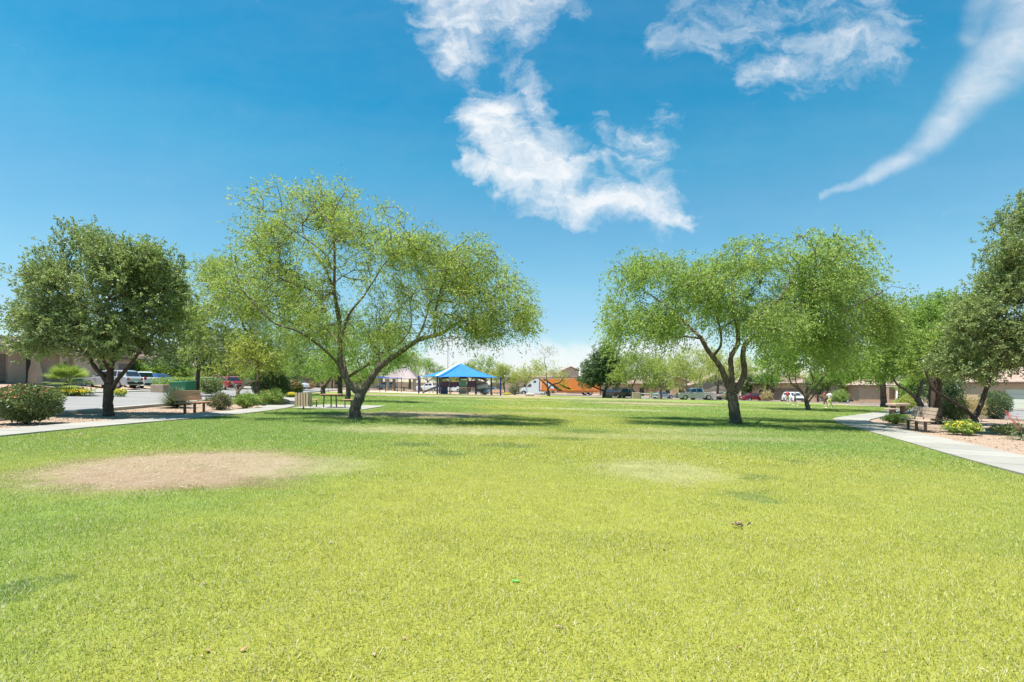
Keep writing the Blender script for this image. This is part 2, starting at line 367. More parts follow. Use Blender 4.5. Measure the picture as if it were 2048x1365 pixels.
# ------------------------------------------------------------------ lawn colour (shared by the turf sheet and the blades)
# X, Y, rx, ry, kind, strength     kinds: 0 bare straw, 1 pale dry, 2 dark green
PATCHES = [(-5.55,8.5,1.95,1.9,0,1.0),(-5.0,7.4,1.7,.7,3,.6),(2.7,9.2,1.1,1.2,1,.65),(-3.6,8.9,1.1,1.0,1,.55),(-4,24.3,3.2,2.4,0,.85),(-7.2,22.5,1.2,1.6,0,.6),
    (-2.6,16.2,3.4,1.5,1,.8),(14.5,50,7,3.4,0,.8),(6,34,5,1.8,1,.7),(-7.5,63,14,4,0,.75),(12.5,43,4,1.3,1,.6),(9,58,5,1.6,0,.55),(20,40,4,1.2,1,.6),(-6,42,5,1.4,1,.4),
    (-14,58,7,2,0,.6),(0,52,9,1.6,1,.7),(14,66,9,3,0,.6),(24,58,8,2.4,1,.7),(2,70,9,2.5,0,.5),(28,50,6,1.5,1,.6),(6.5,18,2.6,1.2,1,.55),(5.0,15.5,4.5,.9,1,.5),(2.2,27,3.5,1.2,1,.45),
    (3.35,7.1,.34,.33,2,.5),(2.5,16.9,.8,.6,2,.5),(1.6,14.4,.8,.35,2,.5),(-.05,12.5,.7,.45,2,.5),(-1.4,10.7,.55,.35,2,.5),(-3.45,3.4,.22,.2,2,.55),(6,10.6,.25,.25,2,.5),(-2.4,12.2,.5,.3,2,.6),(4.3,8.7,.35,.4,2,.45)]
ng = bpy.data.node_groups.new('lawn_colour', 'ShaderNodeTree')
ng.interface.new_socket('Color', in_out='OUTPUT', socket_type='NodeSocketColor'); ng.interface.new_socket('Dry', in_out='OUTPUT', socket_type='NodeSocketFloat')
gout = ng.nodes.new('NodeGroupOutput'); geo = ng.nodes.new('ShaderNodeNewGeometry'); P0 = vmath(ng, 'MULTIPLY', geo.outputs['Position'], (1, 1, 0))
wv = noise(ng, P0, 2.2, 4, .6); P1 = vmath(ng, 'ADD', P0, vmath(ng, 'SCALE', vmath(ng, 'SUBTRACT', wv.outputs['Color'], (.5, .5, .5)), scale=1.3))
wf = noise(ng, P0, 13, 4, .7); P1 = vmath(ng, 'ADD', P1, vmath(ng, 'SCALE', vmath(ng, 'SUBTRACT', wf.outputs['Color'], (.5, .5, .5)), scale=.75))
P1 = vmath(ng, 'MULTIPLY', P1, (1, 1, 0))
nA = noise(ng, P0, .16, 3, .5).outputs['Fac']; nB = noise(ng, P0, 1.1, 5, .65).outputs['Fac']; nC = noise(ng, P0, 9, 4, .6).outputs['Fac']
LIME = (.385, .385, .074); GREEN = (.215, .315, .06); STRAW = (.39, .29, .205); PALE = (.44, .41, .23); DARK = (.10, .18, .055); BROWN = (.34, .225, .145)
sx = ng.nodes.new('ShaderNodeSeparateXYZ'); ng.links.new(P0, sx.inputs[0])
lx = maprange(ng, sx.outputs[0], -4.5, .3, .36, 0)       # the left side of the lawn is greener
lx = mathn(ng, 'ADD', lx, maprange(ng, sx.outputs[1], 6, 17, 0, .22)); lx = mathn(ng, 'ADD', lx, maprange(ng, sx.outputs[0], 2.5, 8, 0, .26))
c = mixc(ng, maprange(ng, mathn(ng, 'ADD', mathn(ng, 'ADD', nA, mathn(ng, 'MULTIPLY', nB, .42)), lx), .70, 1.32), LIME, GREEN)
c = mixc(ng, maprange(ng, nB, .55, .80, 0, .15), c, PALE)
c = mixc(ng, maprange(ng, nC, .60, .85, 0, .3), c, DARK)
dry = None
for (x, y, rx, ry, k, s) in PATCHES:
    d = vmath(ng, 'LENGTH', vmath(ng, 'MULTIPLY', vmath(ng, 'SUBTRACT', P1, (x, y, 0)), (1/rx, 1/ry, 0)))
    m_ = maprange(ng, d, 1.42, .62, 0, s)
    m_ = mathn(ng, 'MULTIPLY', m_, maprange(ng, nC, .30, .55, .55, 1.0)) if k < 2 else m_
    c = mixc(ng, m_, c, (STRAW, PALE, DARK, BROWN)[k])
    if k == 0: dry = m_ if dry is None else mathn(ng, 'MAXIMUM', dry, m_)
ng.links.new(c, gout.inputs[0]); ng.links.new(dry, gout.inputs[1])
def np_dry(X, Y):
    v = np.zeros_like(X)
    for (x, y, rx, ry, k, s) in PATCHES:
        if k in (0, 1): v = np.maximum(v, (1 if k == 0 else .45)*s*(1-sstep(.7, 1.2, np.hypot((X-x)/rx, (Y-y)/ry))))
    return v

m, nt_, b = newmat('turf'); gg = nt_.nodes.new('ShaderNodeGroup'); gg.node_tree = ng
g_ = N(nt_, 'ShaderNodeNewGeometry'); fine = noise(nt_, g_.outputs['Position'], 55, 5, .7); mid = noise(nt_, g_.outputs['Position'], 14, 4, .6)
cc = mixc(nt_, maprange(nt_, fine.outputs['Fac'], .35, .65), mixc(nt_, 1., gg.outputs[0], (.60, .64, .52), 'MULTIPLY'), mixc(nt_, 1., gg.outputs[0], (.86, .86, .86), 'MULTIPLY'))
sp_ = noise(nt_, g_.outputs['Position'], 90, 4, .75); md_ = noise(nt_, g_.outputs['Position'], 3.5, 6, .7)
dc_ = mixc(nt_, maprange(nt_, sp_.outputs['Fac'], .42, .62), (.20, .13, .09), (.50, .39, .29)); dc_ = mixc(nt_, maprange(nt_, md_.outputs['Fac'], .45, .65, 0, .7), dc_, (.33, .22, .15))
cc = mixc(nt_, mathn(nt_, 'MULTIPLY', gg.outputs[1], .62), cc, dc_)
nt_.links.new(cc, b.inputs['Base Color']); b.inputs['Roughness'].default_value = .95; b.inputs['Specular IOR Level'].default_value = .15
bp = N(nt_, 'ShaderNodeBump'); bp.inputs['Strength'].default_value = .7; bp.inputs['Distance'].default_value = .03
nt_.links.new(mathn(nt_, 'ADD', fine.outputs['Fac'], mid.outputs['Fac']), bp.inputs['Height']); nt_.links.new(bp.outputs[0], b.inputs['Normal'])
M['turf'] = m
m, nt_, b = newmat('grass_blade'); gg = nt_.nodes.new('ShaderNodeGroup'); gg.node_tree = ng
at = N(nt_, 'ShaderNodeAttribute', attribute_name='tint'); oi = N(nt_, 'ShaderNodeObjectInfo')
c1 = mixc(nt_, maprange(nt_, at.outputs['Fac'], 0, .75, 0, 1, False), mixc(nt_, 1., gg.outputs[0], (.58, .74, .55), 'MULTIPLY'), mixc(nt_, 1., gg.outputs[0], (1.28, 1.22, 1.15), 'MULTIPLY'))
c1 = mixc(nt_, maprange(nt_, at.outputs['Fac'], .82, .88), c1, (.62, .57, .36))
nt_.links.new(c1, b.inputs['Base Color']); b.inputs['Roughness'].default_value = .6; b.inputs['Specular IOR Level'].default_value = .25
tr = N(nt_, 'ShaderNodeBsdfTranslucent'); nt_.links.new(c1, tr.inputs[0]); ms = N(nt_, 'ShaderNodeMixShader'); ms.inputs[0].default_value = .4
nt_.links.new(b.outputs[0], ms.inputs[1]); nt_.links.new(tr.outputs[0], ms.inputs[2]); nt_.links.new(ms.outputs[0], nt_.nodes['Material Output'].inputs[0])
M['blade'] = m
m, nt_, b = newmat('desert_gravel'); g_ = N(nt_, 'ShaderNodeNewGeometry')
vo = N(nt_, 'ShaderNodeTexVoronoi'); vo.inputs['Scale'].default_value = 28; nt_.links.new(g_.outputs['Position'], vo.inputs['Vector'])
big = noise(nt_, g_.outputs['Position'], .5, 5, .6)
sv = N(nt_, 'ShaderNodeSeparateColor'); nt_.links.new(vo.outputs['Color'], sv.inputs[0])
cc = mixc(nt_, sv.outputs[0], (.22, .145, .10), (.42, .31, .225)); cc = mixc(nt_, maprange(nt_, big.outputs['Fac'], .35, .65, 0, .5), cc, (.38, .275, .19))
nt_.links.new(cc, b.inputs['Base Color']); b.inputs['Roughness'].default_value = .95
bp = N(nt_, 'ShaderNodeBump'); bp.inputs['Strength'].default_value = .8; bp.inputs['Distance'].default_value = .02; bp.invert = True
nt_.links.new(vo.outputs['Distance'], bp.inputs['Height']); nt_.links.new(bp.outputs[0], b.inputs['Normal'])
M['gravel'] = m

# ------------------------------------------------------------------ setting: ground, lawn, streets, paths
def grid_mesh(name, xs, ys, zoff, mt, kind='structure', parent=None):
    XX, YY = np.meshgrid(xs, ys); ZZ = gz(XX, YY)+zoff
    nx, ny = len(xs), len(ys); v = np.stack([XX, YY, ZZ], -1).reshape(-1, 3)
    f = [(j*nx+i, j*nx+i+1, (j+1)*nx+i+1, (j+1)*nx+i) for j in range(ny-1) for i in range(nx-1)]
    me = bpy.data.meshes.new(name); me.from_pydata(v.tolist(), [], f); me.materials.append(mt); me.update()
    return link(name, me, parent, kind)
xs = np.concatenate([[-3000, -900, -300, -140], np.arange(-90, 111, 1.0), [160, 320, 900, 3000]])
ys = np.concatenate([[-300, -60, -10], np.arange(-4, 141, 1.5), [170, 260, 500, 1100, 3000]])
grid_mesh('ground', xs, ys, -.012, M['gravel'])
LB = np.array([(-6,-10.6),(5,-11.6),(11.9,-12.2),(15.2,-12.15),(18.8,-11.75),(21.8,-11.6),(25.5,-11.9),(28,-12.3),(31,-13.4),(36.8,-15.8),(43,-18.6),(54,-23.3),(62,-25.2),(75,-27)])
RB = np.array([(-6,8.4),(2,8.4),(6,8.8),(9.35,9.6),(12,10.7),(15.4,12.2),(18.5,13.5),(22,14.9),(26.7,17.1),(29,18.6),(32.8,22.2),(38.5,27.7),(45,34),(53.7,40.4),(58,41.5),(66,41.0),(75,38),(84,31),(92,24),(104,16),(112,8)])
def XL(Y): return np.interp(Y, LB[:, 0], LB[:, 1])
def XR(Y): return np.interp(Y, RB[:, 0], RB[:, 1])
rows = np.arange(-5, 111, 1.0); NXL = 40; vs = []; fs = []
for j, Y in enumerate(rows):
    xl = float(XL(Y)) if Y < 74 else float(np.interp(Y, [74, 78, 110], [-26, -8, -6]))
    if Y >= 74: xl = float(np.interp(Y, [74, 77, 80, 110], [-24, 2, 5, 6]))
    xr = float(XR(Y))
    for i in range(NXL+1):
        x = xl+(xr-xl)*i/NXL; vs.append((x, Y, float(gz(x, Y))+.006))
for j in range(len(rows)-1):
    for i in range(NXL): a = j*(NXL+1)+i; fs.append((a, a+1, a+NXL+2, a+NXL+1))
me = bpy.data.meshes.new('lawn'); me.from_pydata(vs, [], fs); me.materials.append(M['turf']); me.update(); link('lawn', me, None, 'structure')
# play sand
mb = MB(); n = 40
cxs, cys = -9.5, 84.0; ring = []
for i in range(n):
    a = 2*math.pi*i/n; rr = 1+.05*math.sin(3*a+1); x = cxs+16.5*math.cos(a)*rr; y = cys+9.5*math.sin(a)*rr; ring.append((x, y, float(gz(x, y))+.045))
mb.add([(cxs, cys, float(gz(cxs, cys))+.045)]+ring, [(0, i+1, (i+1) % n+1) for i in range(n)]).build('play_sand', M['sand'], kind='structure')

def strip(name, pts, w, zoff, mt, kind='structure', thick=0, parent=None, step=1.0, label=None, nw=6):
    P = []; 
    for a, b in zip(pts[:-1], pts[1:]):
        L = math.dist(a, b); k = max(1, int(L/step))
        for i in range(k): P.append((a[0]+(b[0]-a[0])*i/k, a[1]+(b[1]-a[1])*i/k))
    P.append(pts[-1]); P = np.array(P)
    for _ in range(4): P[1:-1] = (P[:-2]+P[1:-1]*2+P[2:])/4
    T = np.gradient(P, axis=0); T /= np.linalg.norm(T, axis=1)[:, None]; Nn = np.stack([T[:, 1], -T[:, 0]], 1)
    mb = MB(); k = len(P); vs = []
    for i in range(k):
        for j in range(nw+1):
            q = P[i]+Nn[i]*w*(j/nw-.5); vs.append((q[0], q[1], float(gz(q[0], q[1]))+zoff))
    fs = [(i*(nw+1)+j, i*(nw+1)+j+1, (i+1)*(nw+1)+j+1, (i+1)*(nw+1)+j) for i in range(k-1) for j in range(nw)]
    if thick:
        b0 = len(vs)
        for i in range(k):
            for j in (0, nw): v = vs[i*(nw+1)+j]; vs.append((v[0], v[1], v[2]-thick))
        for i in range(k-1):
            fs.append((i*(nw+1), (i+1)*(nw+1), b0+2*(i+1), b0+2*i)); fs.append((i*(nw+1)+nw, b0+2*i+1, b0+2*i+3, (i+1)*(nw+1)+nw))
        fs.append((0, b0, b0+1, nw)); 
    mb.add(vs, fs)
    return mb.build(name, mt, parent, kind=kind, label=label), P, Nn
SL = [(-7.5-.2*y-11.5+0, y) for y in (-20, 0)]
lst = [(float(kerbX(y))-5.6, y) for y in (-30, -10, 0, 10, 20, 30, 40, 50, 60, 70, 85, 100)]
strip('street', lst, 11.0, .03, M['asphalt'])
for off, wd in ((-.02, .35), (-11.25, .35)):
    strip('kerb', [(float(kerbX(y))+off, y) for y in range(-30, 101, 10)], wd, .13, M['kerb'], thick=.13)
strip('gutter', [(float(kerbX(y))-10.7, y) for y in range(-30, 101, 10)], .7, .038, M['kerb'])
strip('gutter', [(float(kerbX(y))-.55, y) for y in range(-30, 101, 10)], .6, .038, M['kerb'])
strip('pavement', [(float(kerbX(y))-12.6, y) for y in range(-30, 101, 10)], 1.6, .12, M['concrete'], thick=.1)
RS = [(33,-6),(34,12),(35.5,25),(40.5,42),(50,56),(54.5,66),(50.5,79),(41,90),(30,102),(19,115),(6,123),(-20,127),(-70,129)]
_, PR, NR = strip('street', RS, 10.0, .03, M['asphalt'])
inner = [tuple(PR[i]-NR[i]*5.15) for i in range(0, len(PR), 3)]; outer = [tuple(PR[i]+NR[i]*5.15) for i in range(0, len(PR), 3)]
strip('kerb', inner, .3, .13, M['kerb'], thick=.13); strip('kerb', outer, .3, .13, M['kerb'], thick=.13)
strip('pavement', [tuple(PR[i]+NR[i]*6.4) for i in range(0, len(PR), 3)], 1.5, .12, M['concrete'], thick=.1)
strip('pavement', [tuple(PR[i]-NR[i]*6.9) for i in range(70, 130, 3)], 1.4, .05, M['concrete'], thick=.05)

def slab_path(label_pts, w, upto):
    P = []
    for a, b in zip(label_pts[:-1], label_pts[1:]):
        L = math.dist(a, b); k = max(1, int(L/.3))
        for i in range(k): P.append((a[0]+(b[0]-a[0])*i/k, a[1]+(b[1]-a[1])*i/k))
    P.append(label_pts[-1]); P = np.array(P)
    for _ in range(30): P[1:-1] = (P[:-2]+P[1:-1]*2+P[2:])/4
    root = bpy.data.objects.new('path', None); COL.objects.link(root); root['kind'] = 'structure'
    T = np.gradient(P, axis=0); T /= np.linalg.norm(T, axis=1)[:, None]; Nn = np.stack([T[:, 1], -T[:, 0]], 1)
    s = np.concatenate([[0], np.cumsum(np.linalg.norm(np.diff(P, axis=0), axis=1))])
    def at(d): return np.array([np.interp(d, s, P[:, 0]), np.interp(d, s, P[:, 1])]), np.array([np.interp(d, s, Nn[:, 0]), np.interp(d, s, Nn[:, 1])])
    d = 0
    while d < s[-1]-.3:
        L = 1.55 if at(d)[0][1] < upto else s[-1]-d
        e = min(d+L, s[-1]); k = max(2, int((e-d)/.5)); vs = []
        for i in range(k+1):
            q, nn = at(d+.016+(e-d-.032)*i/k)
            for sg in (-1, 1):
                r = q+nn*sg*w/2; z = float(gz(r[0], r[1])); vs += [(r[0], r[1], z+.045), (r[0], r[1], z-.06)]
        fs = []
        for i in range(k):
            a = i*4; fs += [(a, a+2, a+6, a+4), (a, a+4, a+5, a+1), (a+2, a+3, a+7, a+6)]
        fs += [(0, 1, 3, 2), (4*k, 4*k+2, 4*k+3, 4*k+1)]
        MB().add(vs, fs).build('slab', M['concrete'], root); d = e
        if L > 2: break
    return root
RBp = [(x+.85*.90, y-.85*.42) if y < 30 else (x+.55, y-.65) for y, x in RB[1:13]] + [(34.9, 44.2), (41.6, 52.6)]
slab_path(RBp, 1.68, 34)
LBp = [(-12.3,-4),(-12.5,5),(-13.0,11.9),(-12.95,15.2),(-12.55,18.8),(-12.4,21.8),(-12.7,25.5),(-13.1,28),(-14.2,31),(-16.6,36.8),(-19.4,43),(-23.9,53)]
slab_path(LBp, 1.5, 30)
# picnic pad
pad = bpy.data.objects.new('patio', None); COL.objects.link(pad); pad['kind'] = 'structure'
for i in range(3):
    for j in range(3):
        x0 = -12.0+i*1.32; y0 = 27.2+j*1.6; vs = []
        for (a, b_) in ((x0+.008, y0+.008), (x0+1.312, y0+.008), (x0+1.312, y0+1.592), (x0+.008, y0+1.592)):
            z = float(gz(a, b_)); vs += [(a, b_, z+.05), (a, b_, z-.05)]
        MB().add(vs, [(0, 2, 4, 6), (0, 1, 3, 2), (2, 3, 5, 4), (4, 5, 7, 6), (6, 7, 1, 0)]).build('slab', M['concrete'], pad)

# ------------------------------------------------------------------ grass and pebbles
protos = bpy.data.collections.new('turf_tufts')       # unlinked library of tuft meshes for the turf instancer
def tuft(i, nb, rad, hmin, hmax, w):
    r = np.random.default_rng(100+i)
    rr = rad*np.sqrt(r.random(nb)); a = r.random(nb)*2*np.pi
    base = np.stack([rr*np.cos(a), rr*np.sin(a), np.zeros(nb)], 1)
    az = r.random(nb)*2*np.pi; lean = r.uniform(.25, 1.25, nb); L = r.uniform(hmin, hmax, nb)
    d = np.stack([np.cos(az)*np.sin(lean), np.sin(az)*np.sin(lean), np.cos(lean)], 1)
    sd = np.stack([-np.sin(az), np.cos(az), np.zeros(nb)], 1); ww = w*r.uniform(.7, 1.3, nb)[:, None]
    tip = base+d*L[:, None]; tip2 = tip.copy()
    V = np.stack([base-sd*ww/2, base+sd*ww/2, tip+sd*ww*.12, tip2-sd*ww*.12], 1)
    me = quads_mesh('tuft_mesh', V, M['blade'], r.random(nb)); o = bpy.data.objects.new('tuft', me); protos.objects.link(o)
for i in range(5): tuft(i, 260, .26, .014, .036, .0040)
for i in range(3): tuft(10+i, 140, .30, .02, .042, .008)
pts = []; 
def band(y0, y1, dens, sc, ids):
    area = 1.12*(y1*y1-y0*y0); n = int(area*dens)
    sp = 1/math.sqrt(dens); gx, gy = np.meshgrid(np.arange(-1.12*y1, 1.12*y1, sp), np.arange(y0, y1, sp)); X = (gx+rng.uniform(-.48, .48, gx.shape)*sp).ravel(); Y = (gy+rng.uniform(-.48, .48, gy.shape)*sp).ravel()
    kk = np.abs(X) < 1.12*Y; X, Y = X[kk], Y[kk]
    k = (X > XL(Y)+rng.uniform(-.10, .12, X.shape)) & (X < XR(Y)-rng.uniform(-.10, .12, X.shape)); 
    k &= ~((X < -7.9) & (X > -12.2) & (Y > 27.1) & (Y < 32.1))
    X, Y = X[k], Y[k]; cl_ = .5+.5*np.sin(X*5.1+1.7*np.sin(Y*3.7))*np.sin(Y*4.3+1.3*np.sin(X*6.1)); keep = rng.random(len(X)) > np_dry(X, Y)*(.97-.55*cl_**3); X, Y = X[keep], Y[keep]
    n = len(X); pts.append(np.stack([X, Y, gz(X, Y)+.004, rng.random(n)*6.283, sc*rng.uniform(.8, 1.2, n)*(1-.5*np_dry(X, Y)), rng.choice(ids, n)], 1))
band(1.8, 5, 36, 1.0, [0, 1, 2, 3, 4]); band(5, 10, 28, 1.0, [0, 1, 2, 3, 4]); band(10, 18, 18, 1.15, [5, 6, 7]); band(18, 32, 8, 1.5, [5, 6, 7]); band(32, 60, 2.2, 2.0, [5, 6, 7])
band(2.2, 7, .9, 1.5, [0, 1, 2, 3, 4]); band(7, 22, .3, 1.5, [5, 6, 7])
A = np.concatenate(pts); n = len(A)
me = bpy.data.meshes.new('grass_points'); me.vertices.add(n); me.vertices.foreach_set('co', A[:, :3].reshape(-1).astype(np.float32))
for nm, tp, dat in (('rotz', 'FLOAT', A[:, 3]), ('scl', 'FLOAT', A[:, 4]), ('pick', 'INT', A[:, 5].astype(np.int32))):
    t = me.attributes.new(nm, tp, 'POINT'); t.data.foreach_set('value', dat.astype(np.float32) if tp == 'FLOAT' else dat)
me.materials.append(M['blade'])
go = link('grass', me, None, 'stuff', 'short mown lime green and straw coloured grass of the park lawn', 'grass')
gt = bpy.data.node_groups.new('grass_instancer', 'GeometryNodeTree')
gt.interface.new_socket('Geometry', in_out='INPUT', socket_type='NodeSocketGeometry'); gt.interface.new_socket('Geometry', in_out='OUTPUT', socket_type='NodeSocketGeometry')
gi = gt.nodes.new('NodeGroupInput'); gq = gt.nodes.new('NodeGroupOutput'); ip = gt.nodes.new('GeometryNodeInstanceOnPoints'); ci = gt.nodes.new('GeometryNodeCollectionInfo')
ci.inputs['Collection'].default_value = protos; ci.inputs['Separate Children'].default_value = True; ci.inputs['Reset Children'].default_value = True
m2p = gt.nodes.new('GeometryNodeMeshToPoints')
def natt(nm, tp): q = gt.nodes.new('GeometryNodeInputNamedAttribute'); q.data_type = tp; q.inputs['Name'].default_value = nm; return q.outputs['Attribute']
cx_ = gt.nodes.new('ShaderNodeCombineXYZ'); gt.links.new(natt('rotz', 'FLOAT'), cx_.inputs[2]); gt.links.new(natt('scl', 'FLOAT'), ip.inputs['Scale'])
gt.links.new(gi.outputs[0], m2p.inputs[0]); gt.links.new(m2p.outputs[0], ip.inputs['Points']); gt.links.new(ci.outputs[0], ip.inputs['Instance']); ip.inputs['Pick Instance'].default_value = True
gt.links.new(natt('pick', 'INT'), ip.inputs['Instance Index']); gt.links.new(cx_.outputs[0], ip.inputs['Rotation']); gt.links.new(ip.outputs[0], gq.inputs[0])
md = go.modifiers.new('turf', 'NODES'); md.node_group = gt

nc = 2600; Yc = np.sqrt(rng.random(nc)*(19**2-2.1**2)+2.1**2); Xc = (rng.random(nc)*2-1)*1.05*Yc; Xc = np.concatenate([Xc, rng.normal(-5.55, 1.1, 2600)]); Yc = np.concatenate([Yc, rng.normal(8.5, .95, 2600)]); kc = (Xc > XL(Yc)+.2) & (Xc < XR(Yc)-.2); Xc, Yc = Xc[kc], Yc[kc]; nc = len(Xc)
az = rng.random(nc)*6.283; Lc = rng.uniform(.012, .05, nc)*(1+Yc/22); dc = np.stack([np.cos(az), np.sin(az), rng.normal(0, .22, nc)], 1); sc = np.stack([-np.sin(az), np.cos(az), rng.normal(0, .3, nc)], 1)*(.0013+.00022*Yc)[:, None]
Pc = np.stack([Xc, Yc, gz(Xc, Yc)+rng.uniform(.014, .032, nc)], 1); Vc = np.stack([Pc-sc, Pc+dc*Lc[:, None]*.5-sc*1.2+np.array([0, 0, .004]), Pc+dc*Lc[:, None], Pc+sc], 1)
link('grass_clippings', quads_mesh('grass_clippings', Vc, M['straw'], rng.random(nc)), None, 'stuff', 'pale straw clippings scattered over the mown lawn', 'clippings')
def pebbles(n, reg, smin, smax, mt, label):
    V = []
    P = []
    while len(P) < n:
        Y = random.uniform(reg[0], reg[1]); x = random.choice(reg[2])(Y)
        if x is not None: P.append((x, Y))
    mb = MB()
    for x, y in P:
        s = random.uniform(smin, smax)*(1 if random.random() < .93 else 2.0); a = random.random()*6.28; z = float(gz(x, y))-.012
        vs = [(x+s*math.cos(a+i*2.09+random.uniform(-.3, .3)), y+s*math.sin(a+i*2.09), z+s*.1) for i in range(3)]
        vs += [(x+s*.6*math.cos(a+1+i*2.09), y+s*.6*math.sin(a+1+i*2.09), z+s*random.uniform(.5, .8)) for i in range(3)]
        mb.add(vs, [(3, 4, 5), (0, 1, 3), (1, 4, 3), (1, 2, 4), (2, 5, 4), (2, 0, 5), (0, 3, 5)])
    mb.build('gravel', mt, kind='stuff', label=label, cat='gravel')
def r_in(Y):
    x0 = float(XR(Y))+2.0+.02*Y; return random.uniform(x0, x0+9) if Y < 33 else None
def l_in(Y):
    return random.uniform(float(kerbX(Y))+.3, float(XL(Y))-1.8) if float(XL(Y))-1.8 > float(kerbX(Y))+.3 else None
pebbles(5200, (8, 32, (r_in,)), .010, .026, M['gravel_stone'], 'loose tan gravel along the right hand path and bench')
pebbles(4200, (11, 40, (l_in,)), .010, .026, M['gravel_stone'], 'loose reddish gravel between the left path and the street')

# ------------------------------------------------------------------ trees
import mathutils.noise as mnoise
def catmull(P, n=6):
    P = [Vector(p) for p in P]; out = []
    for i in range(len(P)-1):
        p0 = P[max(i-1, 0)]; p1 = P[i]; p2 = P[i+1]; p3 = P[min(i+2, len(P)-1)]
        for k in range(n):
            t = k/n; out.append(.5*((2*p1)+(p2-p0)*t+(2*p0-5*p1+4*p2-p3)*t*t+(3*p1-3*p2+p3-p0)*t**3))
    out.append(P[-1]); return out
def leaves(A, D, st, per, r):
    """A attractor points (n,3), D outward dirs; returns quads"""
    n = len(A)*per; idx = np.repeat(np.arange(len(A)), per)
    size, wid, droop, spread, strandL, strands = st['size'], st['wid'], st['droop'], st['spread'], st['strand'], st['strands']
    sid = r.integers(0, strands, n)
    so = r.normal(0, spread*.75, (len(A), strands, 3)); sdn = r.normal(0, 1, (len(A), strands, 3))*.8+D[:, None, :]*.9
    sdn[..., 2] += st.get('up', 0); sdn /= np.linalg.norm(sdn, axis=-1)[..., None]
    t = r.random(n)*strandL
    s0 = so[idx, sid]; d0 = sdn[idx, sid]
    pos = A[idx]+s0+d0*t[:, None]; pos[:, 2] -= droop*t*t/strandL
    pos += r.normal(0, spread*.16, (n, 3))
    ld = d0+r.normal(0, .7, (n, 3)); ld[:, 2] -= droop*.8; ld /= np.linalg.norm(ld, axis=1)[:, None]
    nn = r.normal(0, 1, (n, 3)); nn[:, 2] += .6; sd = np.cross(ld, nn); sd /= np.linalg.norm(sd, axis=1)[:, None]+1e-9
    L = (size*r.uniform(.6, 1.35, n))[:, None]; w = (wid*r.uniform(.7, 1.3, n))[:, None]
    V = np.stack([pos, pos+ld*L*.45+sd*w/2, pos+ld*L, pos+ld*L*.45-sd*w/2], 1)
    clump = r.random(len(A)); tint = np.clip(.55*clump[idx]+.45*r.random(n)+.10*r.normal(0, 1, n), 0, 1)
    return V, tint
STY = {
 'mesquite': dict(size=.115, wid=.034, droop=.45, spread=.17, strand=.55, strands=6, mat='mesquite'),
 'willow': dict(size=.13, wid=.042, droop=.85, spread=.20, strand=.70, strands=6, mat='willow'),
 'oak': dict(size=.088, wid=.05, droop=.0, spread=.17, strand=.28, strands=5, mat='oak', up=.35),
 'green': dict(size=.19, wid=.08, droop=.3, spread=.28, strand=.6, strands=5, mat='green', up=.2),
 'yellowgreen': dict(size=.20, wid=.07, droop=.1, spread=.28, strand=.6, strands=5, mat='yellowgreen', up=.3),
 'far': dict(size=.30, wid=.13, droop=.2, spread=.40, strand=.8, strands=5, mat='green', up=.2),
 'faryellow': dict(size=.28, wid=.11, droop=.3, spread=.40, strand=.9, strands=6, mat='yellowgreen'),
 'pine': dict(size=.24, wid=.07, droop=.1, spread=.22, strand=.45, strands=5, mat='pine', up=.5),
}
